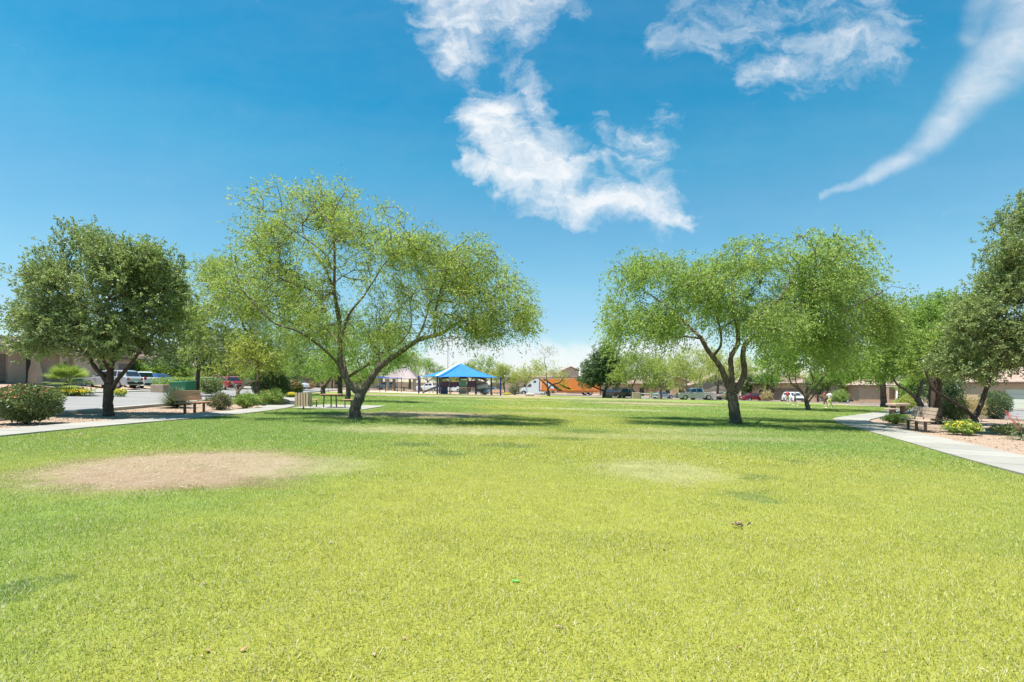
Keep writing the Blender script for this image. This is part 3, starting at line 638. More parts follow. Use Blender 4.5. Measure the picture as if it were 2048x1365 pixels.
def tree(name, label, cat, base, lobes, limbs=None, style='green', natt=300, per=40, seed=1, bark='bark', group=None, trunk_r=None, fork=.22, bare=None, shell=.35, zmin=None, mat_override=None, scale=None, nlimb=4, twr=1.0, gapf=.55, gapt=-.22, rough=.17, deep=.55):
    r = np.random.default_rng(seed); rd = random.Random(seed)
    bx, by, bz = base; s = F/by            # px per metre at the trunk
    st = dict(STY[style]); 
    if scale: st['size'] *= scale; st['wid'] *= scale
    root = thing(name, label, cat, (bx, by, bz), group=group)
    O = np.array([bx, by, bz])
    # attractors in the crown volume
    Ls = []
    if deep:
        xm = min(l[0]-l[2] for l in lobes); xM = max(l[0]+l[2] for l in lobes); xc, Rr_ = (xm+xM)/2, (xM-xm)/2; L3 = []
        for i_, lb in enumerate(lobes):
            hd = Rr_/s*math.sqrt(max(.06, 1-((lb[0]-xc)/Rr_)**2))*deep; k_ = 1-.0*i_
            for sg_ in (-1, 1):
                dy_ = sg_*hd*.5+rd.uniform(-.15, .15)*hd; f_ = (by+dy_)/by
                # keep the outline: a lobe nearer or farther is set out along its own line of growth from the crown axis
                L3.append((CX+(lb[0]-CX)*f_, HY-(HY-lb[1])*f_, lb[2]*f_*.90, lb[3]*f_*.86, dy_, max(.6, hd*.55)))
        lobes = L3
    for lb in lobes:
        px, py, rx, ry = lb[:4]; dy = lb[4] if len(lb) > 4 else 0.0; dd = lb[5] if len(lb) > 5 else min(rx, 1.25*ry)/s
        Ls.append((np.array([(px-CX)/F*by, by+dy, EYE-(py-HY)/F*by]), np.array([rx/s, dd, ry/s])))
    vol = np.array([np.prod(b) for a, b in Ls])**.8; vol /= vol.sum(); A = []
    for (c0, rr), fr in zip(Ls, vol):
        k = max(4, int(round(natt*fr))); d = r.normal(0, 1, (k, 3)); d /= np.linalg.norm(d, axis=1)[:, None]
        rad = r.random(k)**shell*.97+.0; rad *= 1+rough*r.normal(0, 1, k).clip(-1.5, 1.5)
        A.append(c0+d*rad[:, None]*rr)
    A = np.concatenate(A)
    gap = np.array([mnoise.noise(Vector(a_)*gapf+Vector((seed, 0, 0))) for a_ in A]); A = A[gap > gapt]
    if zmin is not None: A = A[A[:, 2] > bz+zmin]
    cen = A.mean(0)
    # limbs
    tb = MB(); H = cen[2]-bz; trunk_r = trunk_r or .035*H+.05
    seeds = []                     # (pos, pathlen, radius)
    if limbs is None:
        limbs = []; fz = fork*H*2
        f0 = Vector((bx+rd.uniform(-.15, .15)*H*.3, by, bz+fz))
        limbs.append(([Vector((bx, by, bz-.1)), Vector((bx, by, bz)).lerp(f0, .5)+Vector((rd.uniform(-.1, .1), 0, 0)), f0], trunk_r*1.15, trunk_r*.85))
        for i in range(nlimb):
            tgt = Vector(A[rd.randrange(len(A))]); 
            for _ in range(6):
                t2 = Vector(A[rd.randrange(len(A))])
                if i == 0 or all((t2-Vector(l[0][-1])).length > (tgt-Vector(l[0][-1])).length for l in limbs[1:]): tgt = t2
            e = f0.lerp(tgt, .62); mid = f0.lerp(e, .5)+Vector((rd.uniform(-.12, .12)*H, rd.uniform(-.1, .1)*H, rd.uniform(0, .12)*H))
            limbs.append(([f0-Vector((0, 0, .1)), mid, e], trunk_r*.62, trunk_r*.22))
    else:
        L2 = []
        for pl, r0, r1 in limbs:
            L2.append(([Vector(((q[0]-CX)/F*by+0, by+(q[2] if len(q) > 2 else 0), EYE-(q[1]-HY)/F*by)) for q in pl], r0/s, r1/s))
        limbs = L2
    for li, (pl, r0, r1) in enumerate(limbs):
        C_ = catmull(pl, 6) if len(pl) > 2 else [pl[0].lerp(pl[1], i/6) for i in range(7)]
        k = len(C_); rad = []
        for i in range(k):
            t = i/(k-1); q = r0+(r1-r0)*t
            if li == 0 and i < 3: q *= 1+.16*(3-i)/3
            rad.append(q*(1+.06*math.sin(i*2.1+li)))
        J = [c+Vector((r.normal(0, 1), r.normal(0, 1), 0))*rad[i]*.035 if 0 < i < k-1 else c for i, c in enumerate(C_)]
        tb.tube([Vector(j)-Vector(O) for j in J], rad, n=12 if r0*s > 8 else 8)
        base_len = 0
        for i in range(k): seeds.append((np.array(J[i]), li*0.0+i*.2, rad[i], 1 if (li > 0 or limbs is None or len(limbs) == 1) and i > k*.25 else 0))
    tb.build('trunk', M[bark], root, smooth=True)
    ok = [q for q in seeds if q[3]] or seeds
    P = [q[0] for q in ok]; PL = [q[1] for q in ok]; RM = [q[2] for q in ok]; par = [-1]*len(P)
    nseed = len(P); rem = np.ones(len(A), bool)
    D0 = np.stack(P); dm = np.linalg.norm(A[:, None]-D0[None], axis=2)+.25*np.array(PL)[None]; best = dm.argmin(1); bc = dm.min(1)
    while rem.any():
        j = int(np.where(rem, bc, 1e9).argmin()); rem[j] = False; q = best[j]; a = P[q]; v = A[j]-a; L = np.linalg.norm(v); k = max(1, min(4, int(L/.6)+1))
        new = []; prev = q; off = r.normal(0, .07*L, 3); 
        for i in range(1, k+1):
            t = i/k; pp = a+v*t+off*math.sin(math.pi*t)+np.array([0, 0, .06*L*math.sin(math.pi*t)])
            P.append(pp); PL.append(PL[prev]+L/k); RM.append(RM[prev]); par.append(prev); prev = len(P)-1; new.append(prev)
        for m_ in new:
            dd = np.linalg.norm(A-P[m_], axis=1)+.25*PL[m_]; up = dd < bc; bc = np.where(up, dd, bc); best = np.where(up, m_, best)
    n = len(P); cnt = np.zeros(n); 
    for i in range(n-1, nseed-1, -1):
        cnt[i] = max(cnt[i], 1); cnt[par[i]] += cnt[i]
    tw = MB(); rad = [0]*n
    for i in range(n): rad[i] = min(RM[i]*.85, (.0065+.0055*math.sqrt(cnt[i]))*twr*(1 if style in ('mesquite', 'willow', 'oak') else 1.3))
    children = {}
    for i in range(nseed, n): children.setdefault(par[i], []).append(i)
    stack = [(c_, q) for q in range(nseed) for c_ in children.get(q, [])]
    while stack:
        c_, q = stack.pop(); ch = [P[q], P[c_]]; rr = [rad[c_]*1.1, rad[c_]]; cur = c_
        while cur in children:
            ks = sorted(children[cur], key=lambda z: -cnt[z])
            for o_ in ks[1:]: stack.append((o_, cur))
            cur = ks[0]; ch.append(P[cur]); rr.append(rad[cur])
        tw.tube([Vector(z-O) for z in ch], rr, n=5 if rr[0] > .03 else 3, cap=False)
    tw.build('branches', M[bark], root, smooth=True, kind='stuff')
    Al = A
    if bare is not None: Al = A[~((A[:, 2] > bz+bare[0]) & (r.random(len(A)) < bare[1]))]
    D = Al-cen; D /= np.linalg.norm(D, axis=1)[:, None]+1e-6
    V, tint = leaves(Al, D, st, per, r); V -= O
    me = quads_mesh('crown', V, M[mat_override or st['mat']], tint); link('crown', me, root, 'stuff')
    return root

# ------------------------------------------------------------------ tree individuals
tree('mesquite_tree', 'large airy mesquite with a long limb reaching right, beside the picnic table', 'tree', G(710, 838),
     [(560,450,75,70),(650,420,85,60),(700,500,120,80),(520,540,90,70),(600,580,100,80),(740,450,60,40),(820,500,95,70),(800,590,95,75),(900,560,90,75),(960,520,60,60),(985,600,85,75),(950,650,80,45),(640,650,75,45),(480,600,80,60),(760,660,60,40),(870,650,60,35),(1040,630,35,55),(540,500,60,60)],
     limbs=[([(710,838),(711,815),(722,790)], 11.76, 9.52),
            ([(722,792),(697,765),(682,735),(680,690),(679,640)], 7.00, 4.48),
            ([(679,640),(670,595),(655,545),(625,500),(585,450,1)], 4.20, 1.23),
            ([(679,650),(690,600,-1.2),(700,540,-1.8),(690,480,-1.5),(650,430,-1)], 3.36, 1.12),
            ([(681,700),(655,670,.8),(620,648,1.2),(560,640,1.5),(500,610,1.4)], 2.80, 1.12),
            ([(678,730),(660,700,-.8),(630,672,-1.6),(590,655,-2.0),(540,600,-2.2)], 2.52, 1.12),
            ([(722,792),(742,758),(765,730),(800,705),(838,680),(880,668),(910,648)], 7.00, 3.36),
            ([(905,652),(935,630,.4),(970,590,.6),(1000,560,1)], 2.80, 1.12),
            ([(870,670),(880,620,-1.0),(905,560,-1.6),(925,520,-1.8)], 2.52, 1.01),
            ([(830,686),(840,640,1),(850,580,1.6),(860,520,2)], 2.52, 1.01),
            ([(740,765,.2),(745,735,.8),(740,700,1.4),(722,672,1.8),(760,610,2.2)], 3.92, 1.23),
            ([(736,705,1.2),(770,690,1.6),(800,640,2.2),(790,560,2.6)], 2.24, 1.01),
            ([(682,680),(720,640,-1.4),(760,610,-2.2),(800,560,-2.6)], 2.80, 1.12)],
     style='mesquite', natt=4300, per=58, seed=11, shell=.5, gapf=.62, gapt=.02, rough=.2)
tree('mesquite_tree', 'dense drooping mesquite standing alone on the right half of the lawn', 'tree', G(1472, 848),
     [(1290,540,70,50),(1370,560,100,70),(1270,610,70,75),(1330,640,80,55),(1480,540,90,60),(1440,600,110,60),(1560,580,110,75),(1640,500,75,55),(1620,570,100,80),(1700,560,75,70),(1720,620,85,70),(1640,640,90,60),(1540,640,80,50),(1760,640,50,60),(1250,660,45,40),(1660,680,60,40)],
     limbs=[([(1472,848),(1468,815),(1462,785)], 11.40, 9.60),
            ([(1462,788),(1450,755),(1438,730),(1415,700),(1402,676)], 6.60, 4.20),
            ([(1402,676),(1385,650,.5),(1350,610,.9),(1300,570,1.2)], 3.60, 1.20),
            ([(1426,712),(1424,690,-1),(1400,640,-1.8),(1370,580,-2)], 3.00, 1.20),
            ([(1404,678),(1360,676,-.6),(1320,680,-1.2),(1280,650,-1.6)], 2.10, 0.90),
            ([(1465,785),(1463,745),(1462,715),(1476,685),(1474,645)], 6.00, 4.20),
            ([(1474,648),(1490,600,1),(1500,550,1.6),(1490,510,1.8)], 3.60, 1.20),
            ([(1474,660),(1450,610,-.8),(1440,560,-1.2)], 3.00, 1.20),
            ([(1470,785),(1488,750),(1486,712),(1490,690),(1508,672)], 6.60, 4.20),
            ([(1508,672),(1545,630,.6),(1590,580,1),(1630,510,1.4)], 3.90, 1.20),
            ([(1508,674),(1560,650,-1),(1620,640,-1.6),(1700,600,-2)], 3.30, 1.20),
            ([(1530,650),(1600,610,-.2),(1660,560,-.6),(1720,580,-.8)], 3.00, 1.20)],
     style='willow', natt=3000, per=76, seed=12, shell=.5, gapf=.62, gapt=-.06, rough=.19)
tree('oak_tree', 'dark broad-crowned evergreen oak on the gravel by the left path', 'tree', G(215, 832),
     [(200,560,150,80),(110,640,90,70),(60,640,40,40),(165,500,60,55),(300,600,75,80),(250,530,90,60),(200,660,150,60),(330,650,50,60),(120,560,80,60),(310,540,50,45),(90,690,70,30),(250,690,80,35),(345,590,30,45)],
     limbs=[([(217,832),(216,800),(218,768)], 8.92, 8.07), ([(218,770),(205,750),(190,735),(165,690)], 5.95, 2.98),
            ([(218,770),(222,735),(225,680),(215,600)], 6.80, 2.55), ([(220,785),(235,760),(256,735),(290,690)], 4.67, 2.55), ([(222,745,0),(240,700,-1),(270,640,-1.6)], 4.25, 1.70), ([(216,750),(190,700,1),(150,640,1.6)], 4.25, 1.70)],
     style='oak', natt=2600, per=72, seed=13, bark='bark_dark', shell=.42, rough=.17, gapf=.8)
tree('oak_tree', 'dark glossy evergreen oak at the right edge with a low forked trunk', 'tree', G(1950, 864),
     [(2030,520,70,80),(2060,440,55,55),(2090,600,110,90),(1985,600,45,50),(1990,680,90,60),(2050,700,80,60),(1930,655,45,45),(2110,700,80,70),(1960,740,70,28),(2120,500,80,80),(2010,560,40,50),(1900,720,50,30),(1950,620,35,40)],
     limbs=[([(1951,866),(1950,845),(1946,832)], 6.20, 5.58), ([(1946,834),(1925,816),(1892,795),(1866,778),(1850,740)], 3.72, 1.86),
            ([(1948,838),(1962,810),(1972,780),(1985,750),(2010,690)], 4.96, 2.48), ([(1985,752),(2030,700,.5),(2060,620,1),(2070,520,1.2)], 3.10, 1.24), ([(1972,785),(1950,755,-.5),(1930,735,-.8),(1900,735,-1)], 2.48, 1.24), ([(1990,740),(2060,720,-1),(2100,690,-1.4)], 2.48, 1.24)],
     style='oak', natt=2600, per=70, seed=14, bark='bark_dark', shell=.42, rough=.17, gapf=.8)
T = tree
T('mesquite_tree', 'light green feathery mesquite between the dark left oak and the large mesquite', 'tree', GY(520, 33),
  [(430,540,50,40),(390,640,45,50),(450,560,60,50),(420,620,60,60),(500,620,80,60),(400,680,50,40),(470,690,80,40),(550,680,60,40)], style='mesquite', natt=900, per=60, seed=21, scale=1.25, trunk_r=.16, fork=.2)
T('oak_tree', 'smaller dark tree with twin trunks behind the left bench and yucca', 'tree', G(394, 793),
  [(400,690,70,50),(350,710,45,35),(450,690,50,40),(395,640,50,40),(430,720,50,25)], style='oak', natt=520, per=46, seed=22, bark='bark_dark', scale=1.7, trunk_r=.16, fork=.3, mat_override='topiary')
T('palo_verde_tree', 'small yellow-green tree with pale V-shaped branches beside the round topiary', 'tree', G(472, 808),
  [(505,712,50,22),(475,732,34,12),(538,728,28,18),(500,692,32,18)],
  limbs=[([(472,808),(474,795),(476,783)], 4.2, 3.4), ([(476,784),(466,768),(455,760),(440,752),(425,750)], 2.2, 1), ([(476,784),(490,770),(510,762),(516,755),(512,738)], 2.4, 1.2), ([(455,760),(460,750),(470,742)], 1.4, .8), ([(514,756),(530,748),(540,738)], 1.4, .8)],
  style='yellowgreen', natt=210, per=40, seed=23, bark='bark_pale', scale=.8)
T('mesquite_tree', 'mid green tree with a forked trunk beyond the trash receptacle', 'tree', G(636, 789),
  [(630,720,50,35),(590,730,40,28),(670,725,40,28),(620,690,45,25)], limbs=[([(646,789),(646,778),(650,770)], 5, 4.5), ([(650,772),(640,760),(632,750),(620,735)], 3, 1.5), ([(650,772),(662,756),(668,740)], 3, 1.5), ([(649,776),(652,755,1),(648,730,1)], 2.6, 1.5)], style='green', natt=300, per=44, seed=24)
T('mesquite_tree', 'shady green tree with a straight dark trunk behind the picnic table', 'tree', G(680, 793),
  [(610,650,60,50),(560,690,60,45),(680,690,60,45),(640,740,70,20),(540,730,30,30)], style='green', natt=420, per=44, seed=25, bark='bark_dark', fork=.3)
T('mesquite_tree', 'pale green mesquite directly behind the large mesquite trunk', 'tree', G(694, 803),
  [(740,700,90,45),(700,650,70,45),(785,715,34,22),(660,720,45,30),(780,670,50,35)], style='mesquite', natt=560, per=50, seed=26, scale=1.5, trunk_r=.2, mat_override='green')
T('mesquite_tree', 'bright green multi-trunked tree to the right of the lone mesquite', 'tree', G(1615, 821),
  [(1610,700,75,45),(1550,730,45,32),(1680,715,60,40),(1640,670,60,35),(1720,740,40,26),(1570,690,45,30)],
  limbs=[([(1617,821),(1613,805),(1611,792)], 4.68, 3.60), ([(1611,795),(1600,780),(1582,766),(1578,745)], 2.52, 1.15), ([(1611,794),(1616,775),(1626,762),(1620,740)], 2.88, 1.30), ([(1612,800),(1628,778),(1645,758),(1655,735)], 2.59, 1.15), ([(1616,806),(1630,788),(1642,782),(1648,765)], 1.73, 1.01), ([(1608,790),(1592,765),(1592,735)], 1.44, 0.72)],
  style='green', natt=700, per=52, seed=27, scale=.95)
T('mesquite_tree', 'green tree leaning right behind the white-shirted person', 'tree', G(1742 - 80, 805),
  [(1700,735,50,40),(1660,745,40,26),(1740,755,30,20),(1700,700,40,25)], style='green', natt=300, per=44, seed=28, scale=1.1)
T('mesquite_tree', 'slender-trunked tree in front of the peach-roofed porch', 'tree', G(1768, 814),
  [(1770,735,50,32),(1810,700,55,40),(1740,710,45,42),(1790,670,50,40),(1830,650,45,40)], style='mesquite', natt=520, per=50, seed=29, scale=2.2, bark='bark_dark', fork=.3, mat_override='willow')
T('mesquite_tree', 'wide green tree with a thick double trunk behind the right bench', 'tree', G(1850, 828),
  [(1885,625,75,38),(1940,690,60,50),(1860,640,80,45),(1800,690,60,50),(1900,690,60,50),(1850,700,80,50),(1780,730,50,26),(1830,650,50,45),(1910,630,50,35)],
  limbs=[([(1846,830),(1842,812),(1832,795)], 6.00, 4.88), ([(1866,832),(1864,810),(1862,780)], 6.75, 4.50), ([(1832,797),(1815,782),(1795,770),(1780,745)], 3.38, 1.50), ([(1835,795),(1845,760),(1840,720)], 3.75, 1.50), ([(1862,782),(1870,740),(1880,700)], 3.75, 1.50), ([(1862,785),(1890,755),(1910,720)], 3.00, 1.50)],
  style='green', natt=1500, per=52, seed=30, scale=1.0)
T('mesquite_tree', 'dark-trunked tree between the right bench and the low forked oak', 'tree', G(1874, 848),
  [(1900,715,65,40),(1850,730,55,32),(1880,680,65,40),(1920,680,45,45),(1940,640,40,40)], style='oak', natt=760, per=44, seed=31, bark='bark_dark', scale=1.35, fork=.34, mat_override='willow', trunk_r=.22)
T('mesquite_tree', 'yellow-green tree seen through the lone mesquite above the dark red car', 'tree', GY(1565, 100),
  [(1560,730,45,35),(1530,745,30,22),(1590,750,30,22)], style='faryellow', natt=170, per=44, seed=32)
T('conifer_tree', 'dark green upright conifer at the tail of the orange trailer', 'tree', GY(1207, 98),
  [(1205,722,28,38),(1195,748,42,30),(1225,752,36,28),(1180,762,28,18),(1216,702,18,22),(1190,735,26,28),(1225,730,22,26)], style='pine', natt=820, per=52, seed=33, bark='bark_dark', fork=.12, trunk_r=.3, scale=1.5, shell=.4, gapt=-1, rough=.18)
T('mesquite_tree', 'pale green tree arching over the black pickup truck', 'tree', GY(1272, 92),
  [(1262,745,40,28),(1238,752,20,18),(1290,735,40,34),(1262,715,30,22),(1300,765,22,15)], limbs=[([(1268,798),(1266,786),(1262,776)], 2.6, 2.2), ([(1262,777),(1255,768),(1245,762)], 1.8, 1), ([(1262,777),(1270,762),(1275,745)], 1.8, 1), ([(1275,797),(1280,782),(1292,770)], 1.8, 1)], style='far', natt=420, per=46, seed=34, mat_override='mesquite', scale=.8)
T('shade_tree', 'small round dark green tree above the silver sedan', 'tree', GY(1322, 96),
  [(1324,762,22,16),(1315,755,16,12)], style='far', natt=130, per=44, seed=35, mat_override='topiary', scale=.75, nlimb=3)
T('palo_verde_tree', 'yellow-green palo verde with curling trunks beside the silver pickup', 'tree', GY(1386, 86),
  [(1375,740,40,30),(1340,735,34,26),(1410,735,34,28),(1375,715,36,22),(1350,765,24,12)],
  limbs=[([(1386,802),(1382,794),(1374,786)], 2.6, 2), ([(1376,788),(1373,770),(1372,752)], 1.8, 1), ([(1386,800),(1396,786),(1398,765),(1402,745)], 2.4, 1.2), ([(1374,788),(1358,776),(1346,764)], 1.6, 1)], style='faryellow', natt=400, per=44, seed=36, bark='bark_pale', scale=.8)
T('mesquite_tree', 'loose green tree behind the bed of the silver pickup', 'tree', GY(1436, 96),
  [(1440,735,36,30),(1420,715,30,20),(1465,750,22,20),(1400,755,20,14)], style='far', natt=280, per=44, seed=37, mat_override='yellowgreen', scale=.8)
T('mesquite_tree', 'half-bare mesquite with dead upper twigs in front of the orange trailer', 'tree', GY(1095, 104),
  [(1070,745,26,16),(1115,745,26,18),(1095,735,20,20),(1084,703,26,16),(1105,700,18,14),(1125,765,14,12),(1055,758,14,12)],
  limbs=[([(1097,792),(1096,782),(1096,774)], 2.6, 2.0), ([(1096,776),(1088,766),(1078,758)], 1.6, 1), ([(1096,778),(1104,770),(1120,765),(1130,750)], 1.8, 1), ([(1096,776),(1093,755),(1092,738),(1088,720)], 1.3, .4)], style='far', natt=380, per=34, seed=38, bark='bark_dark', bare=(5.6, .93), mat_override='yellowgreen', scale=.62, twr=.8)
T('mesquite_tree', 'rounded yellow-green tree just left of the white semi truck cab', 'tree', GY(1050, 126),
  [(1050,745,26,16),(1070,733,26,18),(1030,755,20,14)], style='faryellow', natt=190, per=40, seed=39)
bgt = [(1502,768,20,16,100,'far','small dark green tree left of the dark red car','topiary'),(1632,766,22,15,92,'far','dark green tree beside the tan brown-garage house','topiary'),(1712,768,18,14,84,'far','mid green tree at the left end of the peach tile roof','green'),
       (1360,742,38,26,126,'far','hazy green tree behind the silver pickup cab','mesquite'),(1245,735,30,26,124,'far','tall green tree behind the black pickup','green'),(660,742,40,24,108,'far','green tree far behind the picnic table','mesquite'),(1420,738,34,26,122,'faryellow','pale yellow-green tree behind the grey-tan gable','yellowgreen'),
       (345,735,44,26,66,'far','mid green tree behind the long light green hedge','green'),(445,735,46,26,72,'far','green tree across the street behind the red car','mesquite'),(262,742,26,20,62,'far','small green tree between the two nearer left houses','green'),
       (1652,752,32,24,84,'far','green tree before the wall of the grey two-storey house','green'),(1880,770,34,26,56,'far','dark green tree behind the double-trunked tree','topiary'),(1835,765,30,22,66,'far','green tree right of the peach-roofed porch','green'),
       (968,735,40,24,132,'far','tall dark green tree peeking over the blue canopy peak','green'),(900,752,34,14,120,'faryellow','pale green tree behind the left half of the blue canopy','yellowgreen'),
       (850,738,40,22,118,'faryellow','feathery green tree between gazebo roof and blue canopy','green'),(760,735,44,28,112,'far','broad green tree left of the gazebo roof','green'),
       (1005,748,28,20,122,'far','yellow-green tree right of the blue canopy','yellowgreen'),(815,720,30,18,130,'faryellow','light green tree behind the gazebo vent','mesquite'),
       (935,742,30,18,124,'far','mid green tree behind the canopy peak','mesquite'),(716,750,36,20,105,'far','green tree behind the fork of the large mesquite','green'),
       (1480,735,34,26,112,'faryellow','lime tree glimpsed between the forks of the lone mesquite','yellowgreen'),(1310,735,30,24,122,'far','green tree behind the arching tree over the parked cars','green'),
       (580,720,50,35,75,'far','dark green tree over the clipped hedge','topiary'),(530,730,40,30,70,'far','mid green tree beyond the round topiary','green'),
       (1690,740,34,26,100,'far','dark green tree before the grey two-storey house','green'),(1530,765,22,14,98,'far','dark rounded tree beside the dark red car','topiary')]
for i, (x, y, rx, ry, Y, sty, lab, mo) in enumerate(bgt):
    T('background_tree', lab, 'tree', GY(x+4, Y), [(x, y, rx, ry), (x-rx*.5, y+ry*.4, rx*.6, ry*.6), (x+rx*.5, y+ry*.35, rx*.65, ry*.65), (x+rx*.1, y-ry*.35, rx*.5, ry*.6)],
      style=sty, natt=270, per=44, seed=60+i, mat_override=mo, nlimb=3, group='trees along the far side of the park', scale=.85)

# ------------------------------------------------------------------ shrubs
def shrub(name, label, base, w, h, m, n=2600, size=.07, wid=.04, depth=None, box=False, z0=.05, flowers=None, nf=0, group=None, stems=5, flat=1.0, seed=0, cat='shrub', lumps=.24, fs=.05, top_only=False):
    n = int(n*1.7); size *= 1.25; wid *= 1.35; r = np.random.default_rng(500+seed); depth = depth or w*.8; root = thing(name, label, cat, base, group=group)
    d = r.normal(0, 1, (n, 3)); d /= np.linalg.norm(d, axis=1)[:, None]
    if box:
        q = np.abs(d).max(1)[:, None]; d = d/q*.5*1.0; d = d*np.array([1, 1, 1]); d *= (.86+.16*r.random(n)**.5)[:, None]; P = d*np.array([w, depth, h])
    else:
        lum = 1+lumps*(np.sin(d[:, 0]*5+seed)*np.cos(d[:, 1]*4+seed*2)+.6*np.sin(d[:, 2]*7+d[:, 0]*6))
        P = d*(r.random(n)**.28*lum*(1+(.35 if lumps > .1 else .06)*r.random(n)**9))[:, None]*np.array([w/2, depth/2, h/2])
    P[:, 2] += h/2+z0; P = P[P[:, 2] > z0*.4]; n = len(P)
    ld = d[:n]*.8+r.normal(0, .7, (n, 3)); ld[:, 2] += .2; ld /= np.linalg.norm(ld, axis=1)[:, None]
    nn = r.normal(0, 1, (n, 3)); nn[:, 2] += .5; sd = np.cross(ld, nn); sd /= np.linalg.norm(sd, axis=1)[:, None]+1e-9
    L = size*r.uniform(.6, 1.4, n)[:, None]; wd = wid*r.uniform(.7, 1.3, n)[:, None]
    V = np.stack([P, P+ld*L*.5+sd*wd/2, P+ld*L, P+ld*L*.5-sd*wd/2], 1)
    tint = np.clip(.5*(.5+.5*np.sin(P[:, 0]*7/w*2+P[:, 2]*9/h))+.5*r.random(n), 0, 1)
    link('foliage', quads_mesh('foliage', V, M[m], tint), root, 'stuff')
    sb = MB(); rd = random.Random(seed)
    for i in range(stems):
        a = i*6.28/max(stems, 1)+rd.random(); e = Vector((math.cos(a)*w*.3, math.sin(a)*depth*.3, h*.6)); sb.tube([(0, 0, -.03), e*.45+Vector((0, 0, .05)), e], [.03, .022, .01], 5)
    if stems: sb.build('stems', M['bark_dark'], root, smooth=True)
    if flowers:
        e = r.normal(0, 1, (nf, 3)); e /= np.linalg.norm(e, axis=1)[:, None]; e[:, 2] = np.abs(e[:, 2])*1.0 if not top_only else np.abs(e[:, 2])+.3
        e /= np.linalg.norm(e, axis=1)[:, None]; Pf = e*np.array([w/2, depth/2, h/2])*(1+r.uniform(-.04, .08, nf))[:, None]; Pf[:, 2] += h/2+z0
        a1 = r.normal(0, 1, (nf, 3)); a1 /= np.linalg.norm(a1, axis=1)[:, None]; a2 = np.cross(a1, e); a2 /= np.linalg.norm(a2, axis=1)[:, None]+1e-9; k = fs*r.uniform(.6, 1.2, nf)[:, None]
        V = np.stack([Pf-a1*k, Pf-a2*k, Pf+a1*k, Pf+a2*k], 1); link('flowers', quads_mesh('flowers', V, M[flowers], r.random(nf)), root, 'stuff')
    return root
def sz(px, Y): return px*Y/F
b = G(52, 848); shrub('flowering_bush', 'large rounded bush with reddish flower tips by the path at the left edge', b, sz(122, b.y), sz(73, b.y), 'shrub', 6500, .06, .03, flowers='red_fl', nf=230, seed=1, lumps=.07, fs=.022, z0=.08, top_only=True)
b = G(1988, 838); shrub('round_bush', 'clipped round dark bush beside the right hand street', b, sz(62, b.y), sz(54, b.y), 'topiary', 5200, .07, .035, seed=2, lumps=.05)
b = G(488, 808); shrub('round_topiary', 'big dark clipped ball-shaped shrub behind the pale V-branched tree', b+Vector((0, 3.5, .1)), sz(72, b.y+3.5), sz(56, b.y+3.5), 'topiary', 5200, .09, .045, seed=3, lumps=.03)
b = G(546, 793); shrub('clipped_hedge', 'dark square-clipped hedge right of the ball-shaped shrub', b+Vector((0, 2, .05)), sz(54, b.y+2), sz(34, b.y+2), 'topiary', 4800, .11, .05, box=True, seed=4)
b = G(492, 817); shrub('leafy_bush', 'bright green feathery bush below the pale V-shaped branches', b, sz(46, b.y), sz(27, b.y), 'shrub_light', 2400, .07, .03, seed=5)
b = G(542, 811); shrub('leafy_bush', 'bright green feathery bush between the hedge and path', b, sz(48, b.y), sz(29, b.y), 'shrub_light', 2400, .08, .03, seed=6, flowers='rust', nf=20)
b = G(588, 794); shrub('round_bush', 'round bush with rust-coloured tips beside the yellow flowers', b, sz(33, b.y), sz(32, b.y), 'shrub', 2600, .10, .05, flowers='rust', nf=420, seed=7, lumps=.05, fs=.07)
b = G(580, 796); shrub('flower_mound', 'low mound of bright yellow flowers at the path edge', b, sz(28, b.y), sz(9, b.y), 'shrub_light', 500, .09, .05, flowers='yellow_fl', nf=420, seed=8, stems=0, fs=.07, top_only=True, cat='flowers')
b = G(440, 820); shrub('desert_grass_bush', 'scruffy grey-green bush beside the left bench end', b, sz(34, b.y), sz(28, b.y), 'shrub_grey', 1500, .14, .02, seed=9)
b = G(427, 812); shrub('low_bush', 'low dark grey bush behind the left bench', b, sz(30, b.y), sz(12, b.y), 'shrub_grey', 900, .09, .03, seed=10)
b = G(652, 790); shrub('brown_bush', 'brownish round bush by the street beyond the forked tree', b+Vector((3, 3, 0)), 1.9, 1.1, 'shrub_grey', 1200, .12, .06, seed=11)
b = G(618, 779); shrub('brown_bush', 'rusty bush across the street above the trash receptacle', b, 2.0, 1.1, 'rust', 900, .14, .06, seed=12)
b = G(1925, 870); shrub('lantana', 'low lantana full of orange-yellow flowers at the foot of the low forked oak', b, sz(60, b.y), sz(24, b.y), 'shrub_light', 2000, .06, .035, flowers='yellow_fl', nf=260, seed=13, fs=.028, cat='flowers', stems=0)
b = G(1905, 846); shrub('desert_grass_bush', 'olive-green shrub with long stems left of the low forked oak', b, sz(50, b.y), sz(50, b.y), 'shrub', 2400, .16, .02, seed=14)
b = G(1935, 842); shrub('desert_grass_bush', 'pale straw-coloured ornamental grass clump behind the low forked oak', b, sz(56, b.y), sz(44, b.y), 'straw', 2300, .22, .014, seed=15)
b = G(1792, 848); shrub('low_bush', 'low yellow-green ground shrub left of the right bench', b, sz(46, b.y), sz(16, b.y), 'shrub_light', 1500, .07, .03, seed=16)
b = GY(1830, 44); shrub('leafy_bush', 'yellow-green bush behind the double-trunked tree', b+Vector((-.4, .5, 0)), 1.8, 1.3, 'yellowgreen', 1300, .12, .05, seed=17)
b = GY(1680, 74); shrub('leafy_bush', 'pale yellow-green bush in front of the wooden gate', b, 2.0, 1.9, 'shrub_light', 1100, .16, .07, seed=18)
b = GY(1534, 92); shrub('leafy_bush', 'pale bush beside the brown garage', b, 2.0, 1.8, 'straw', 900, .18, .08, seed=19)
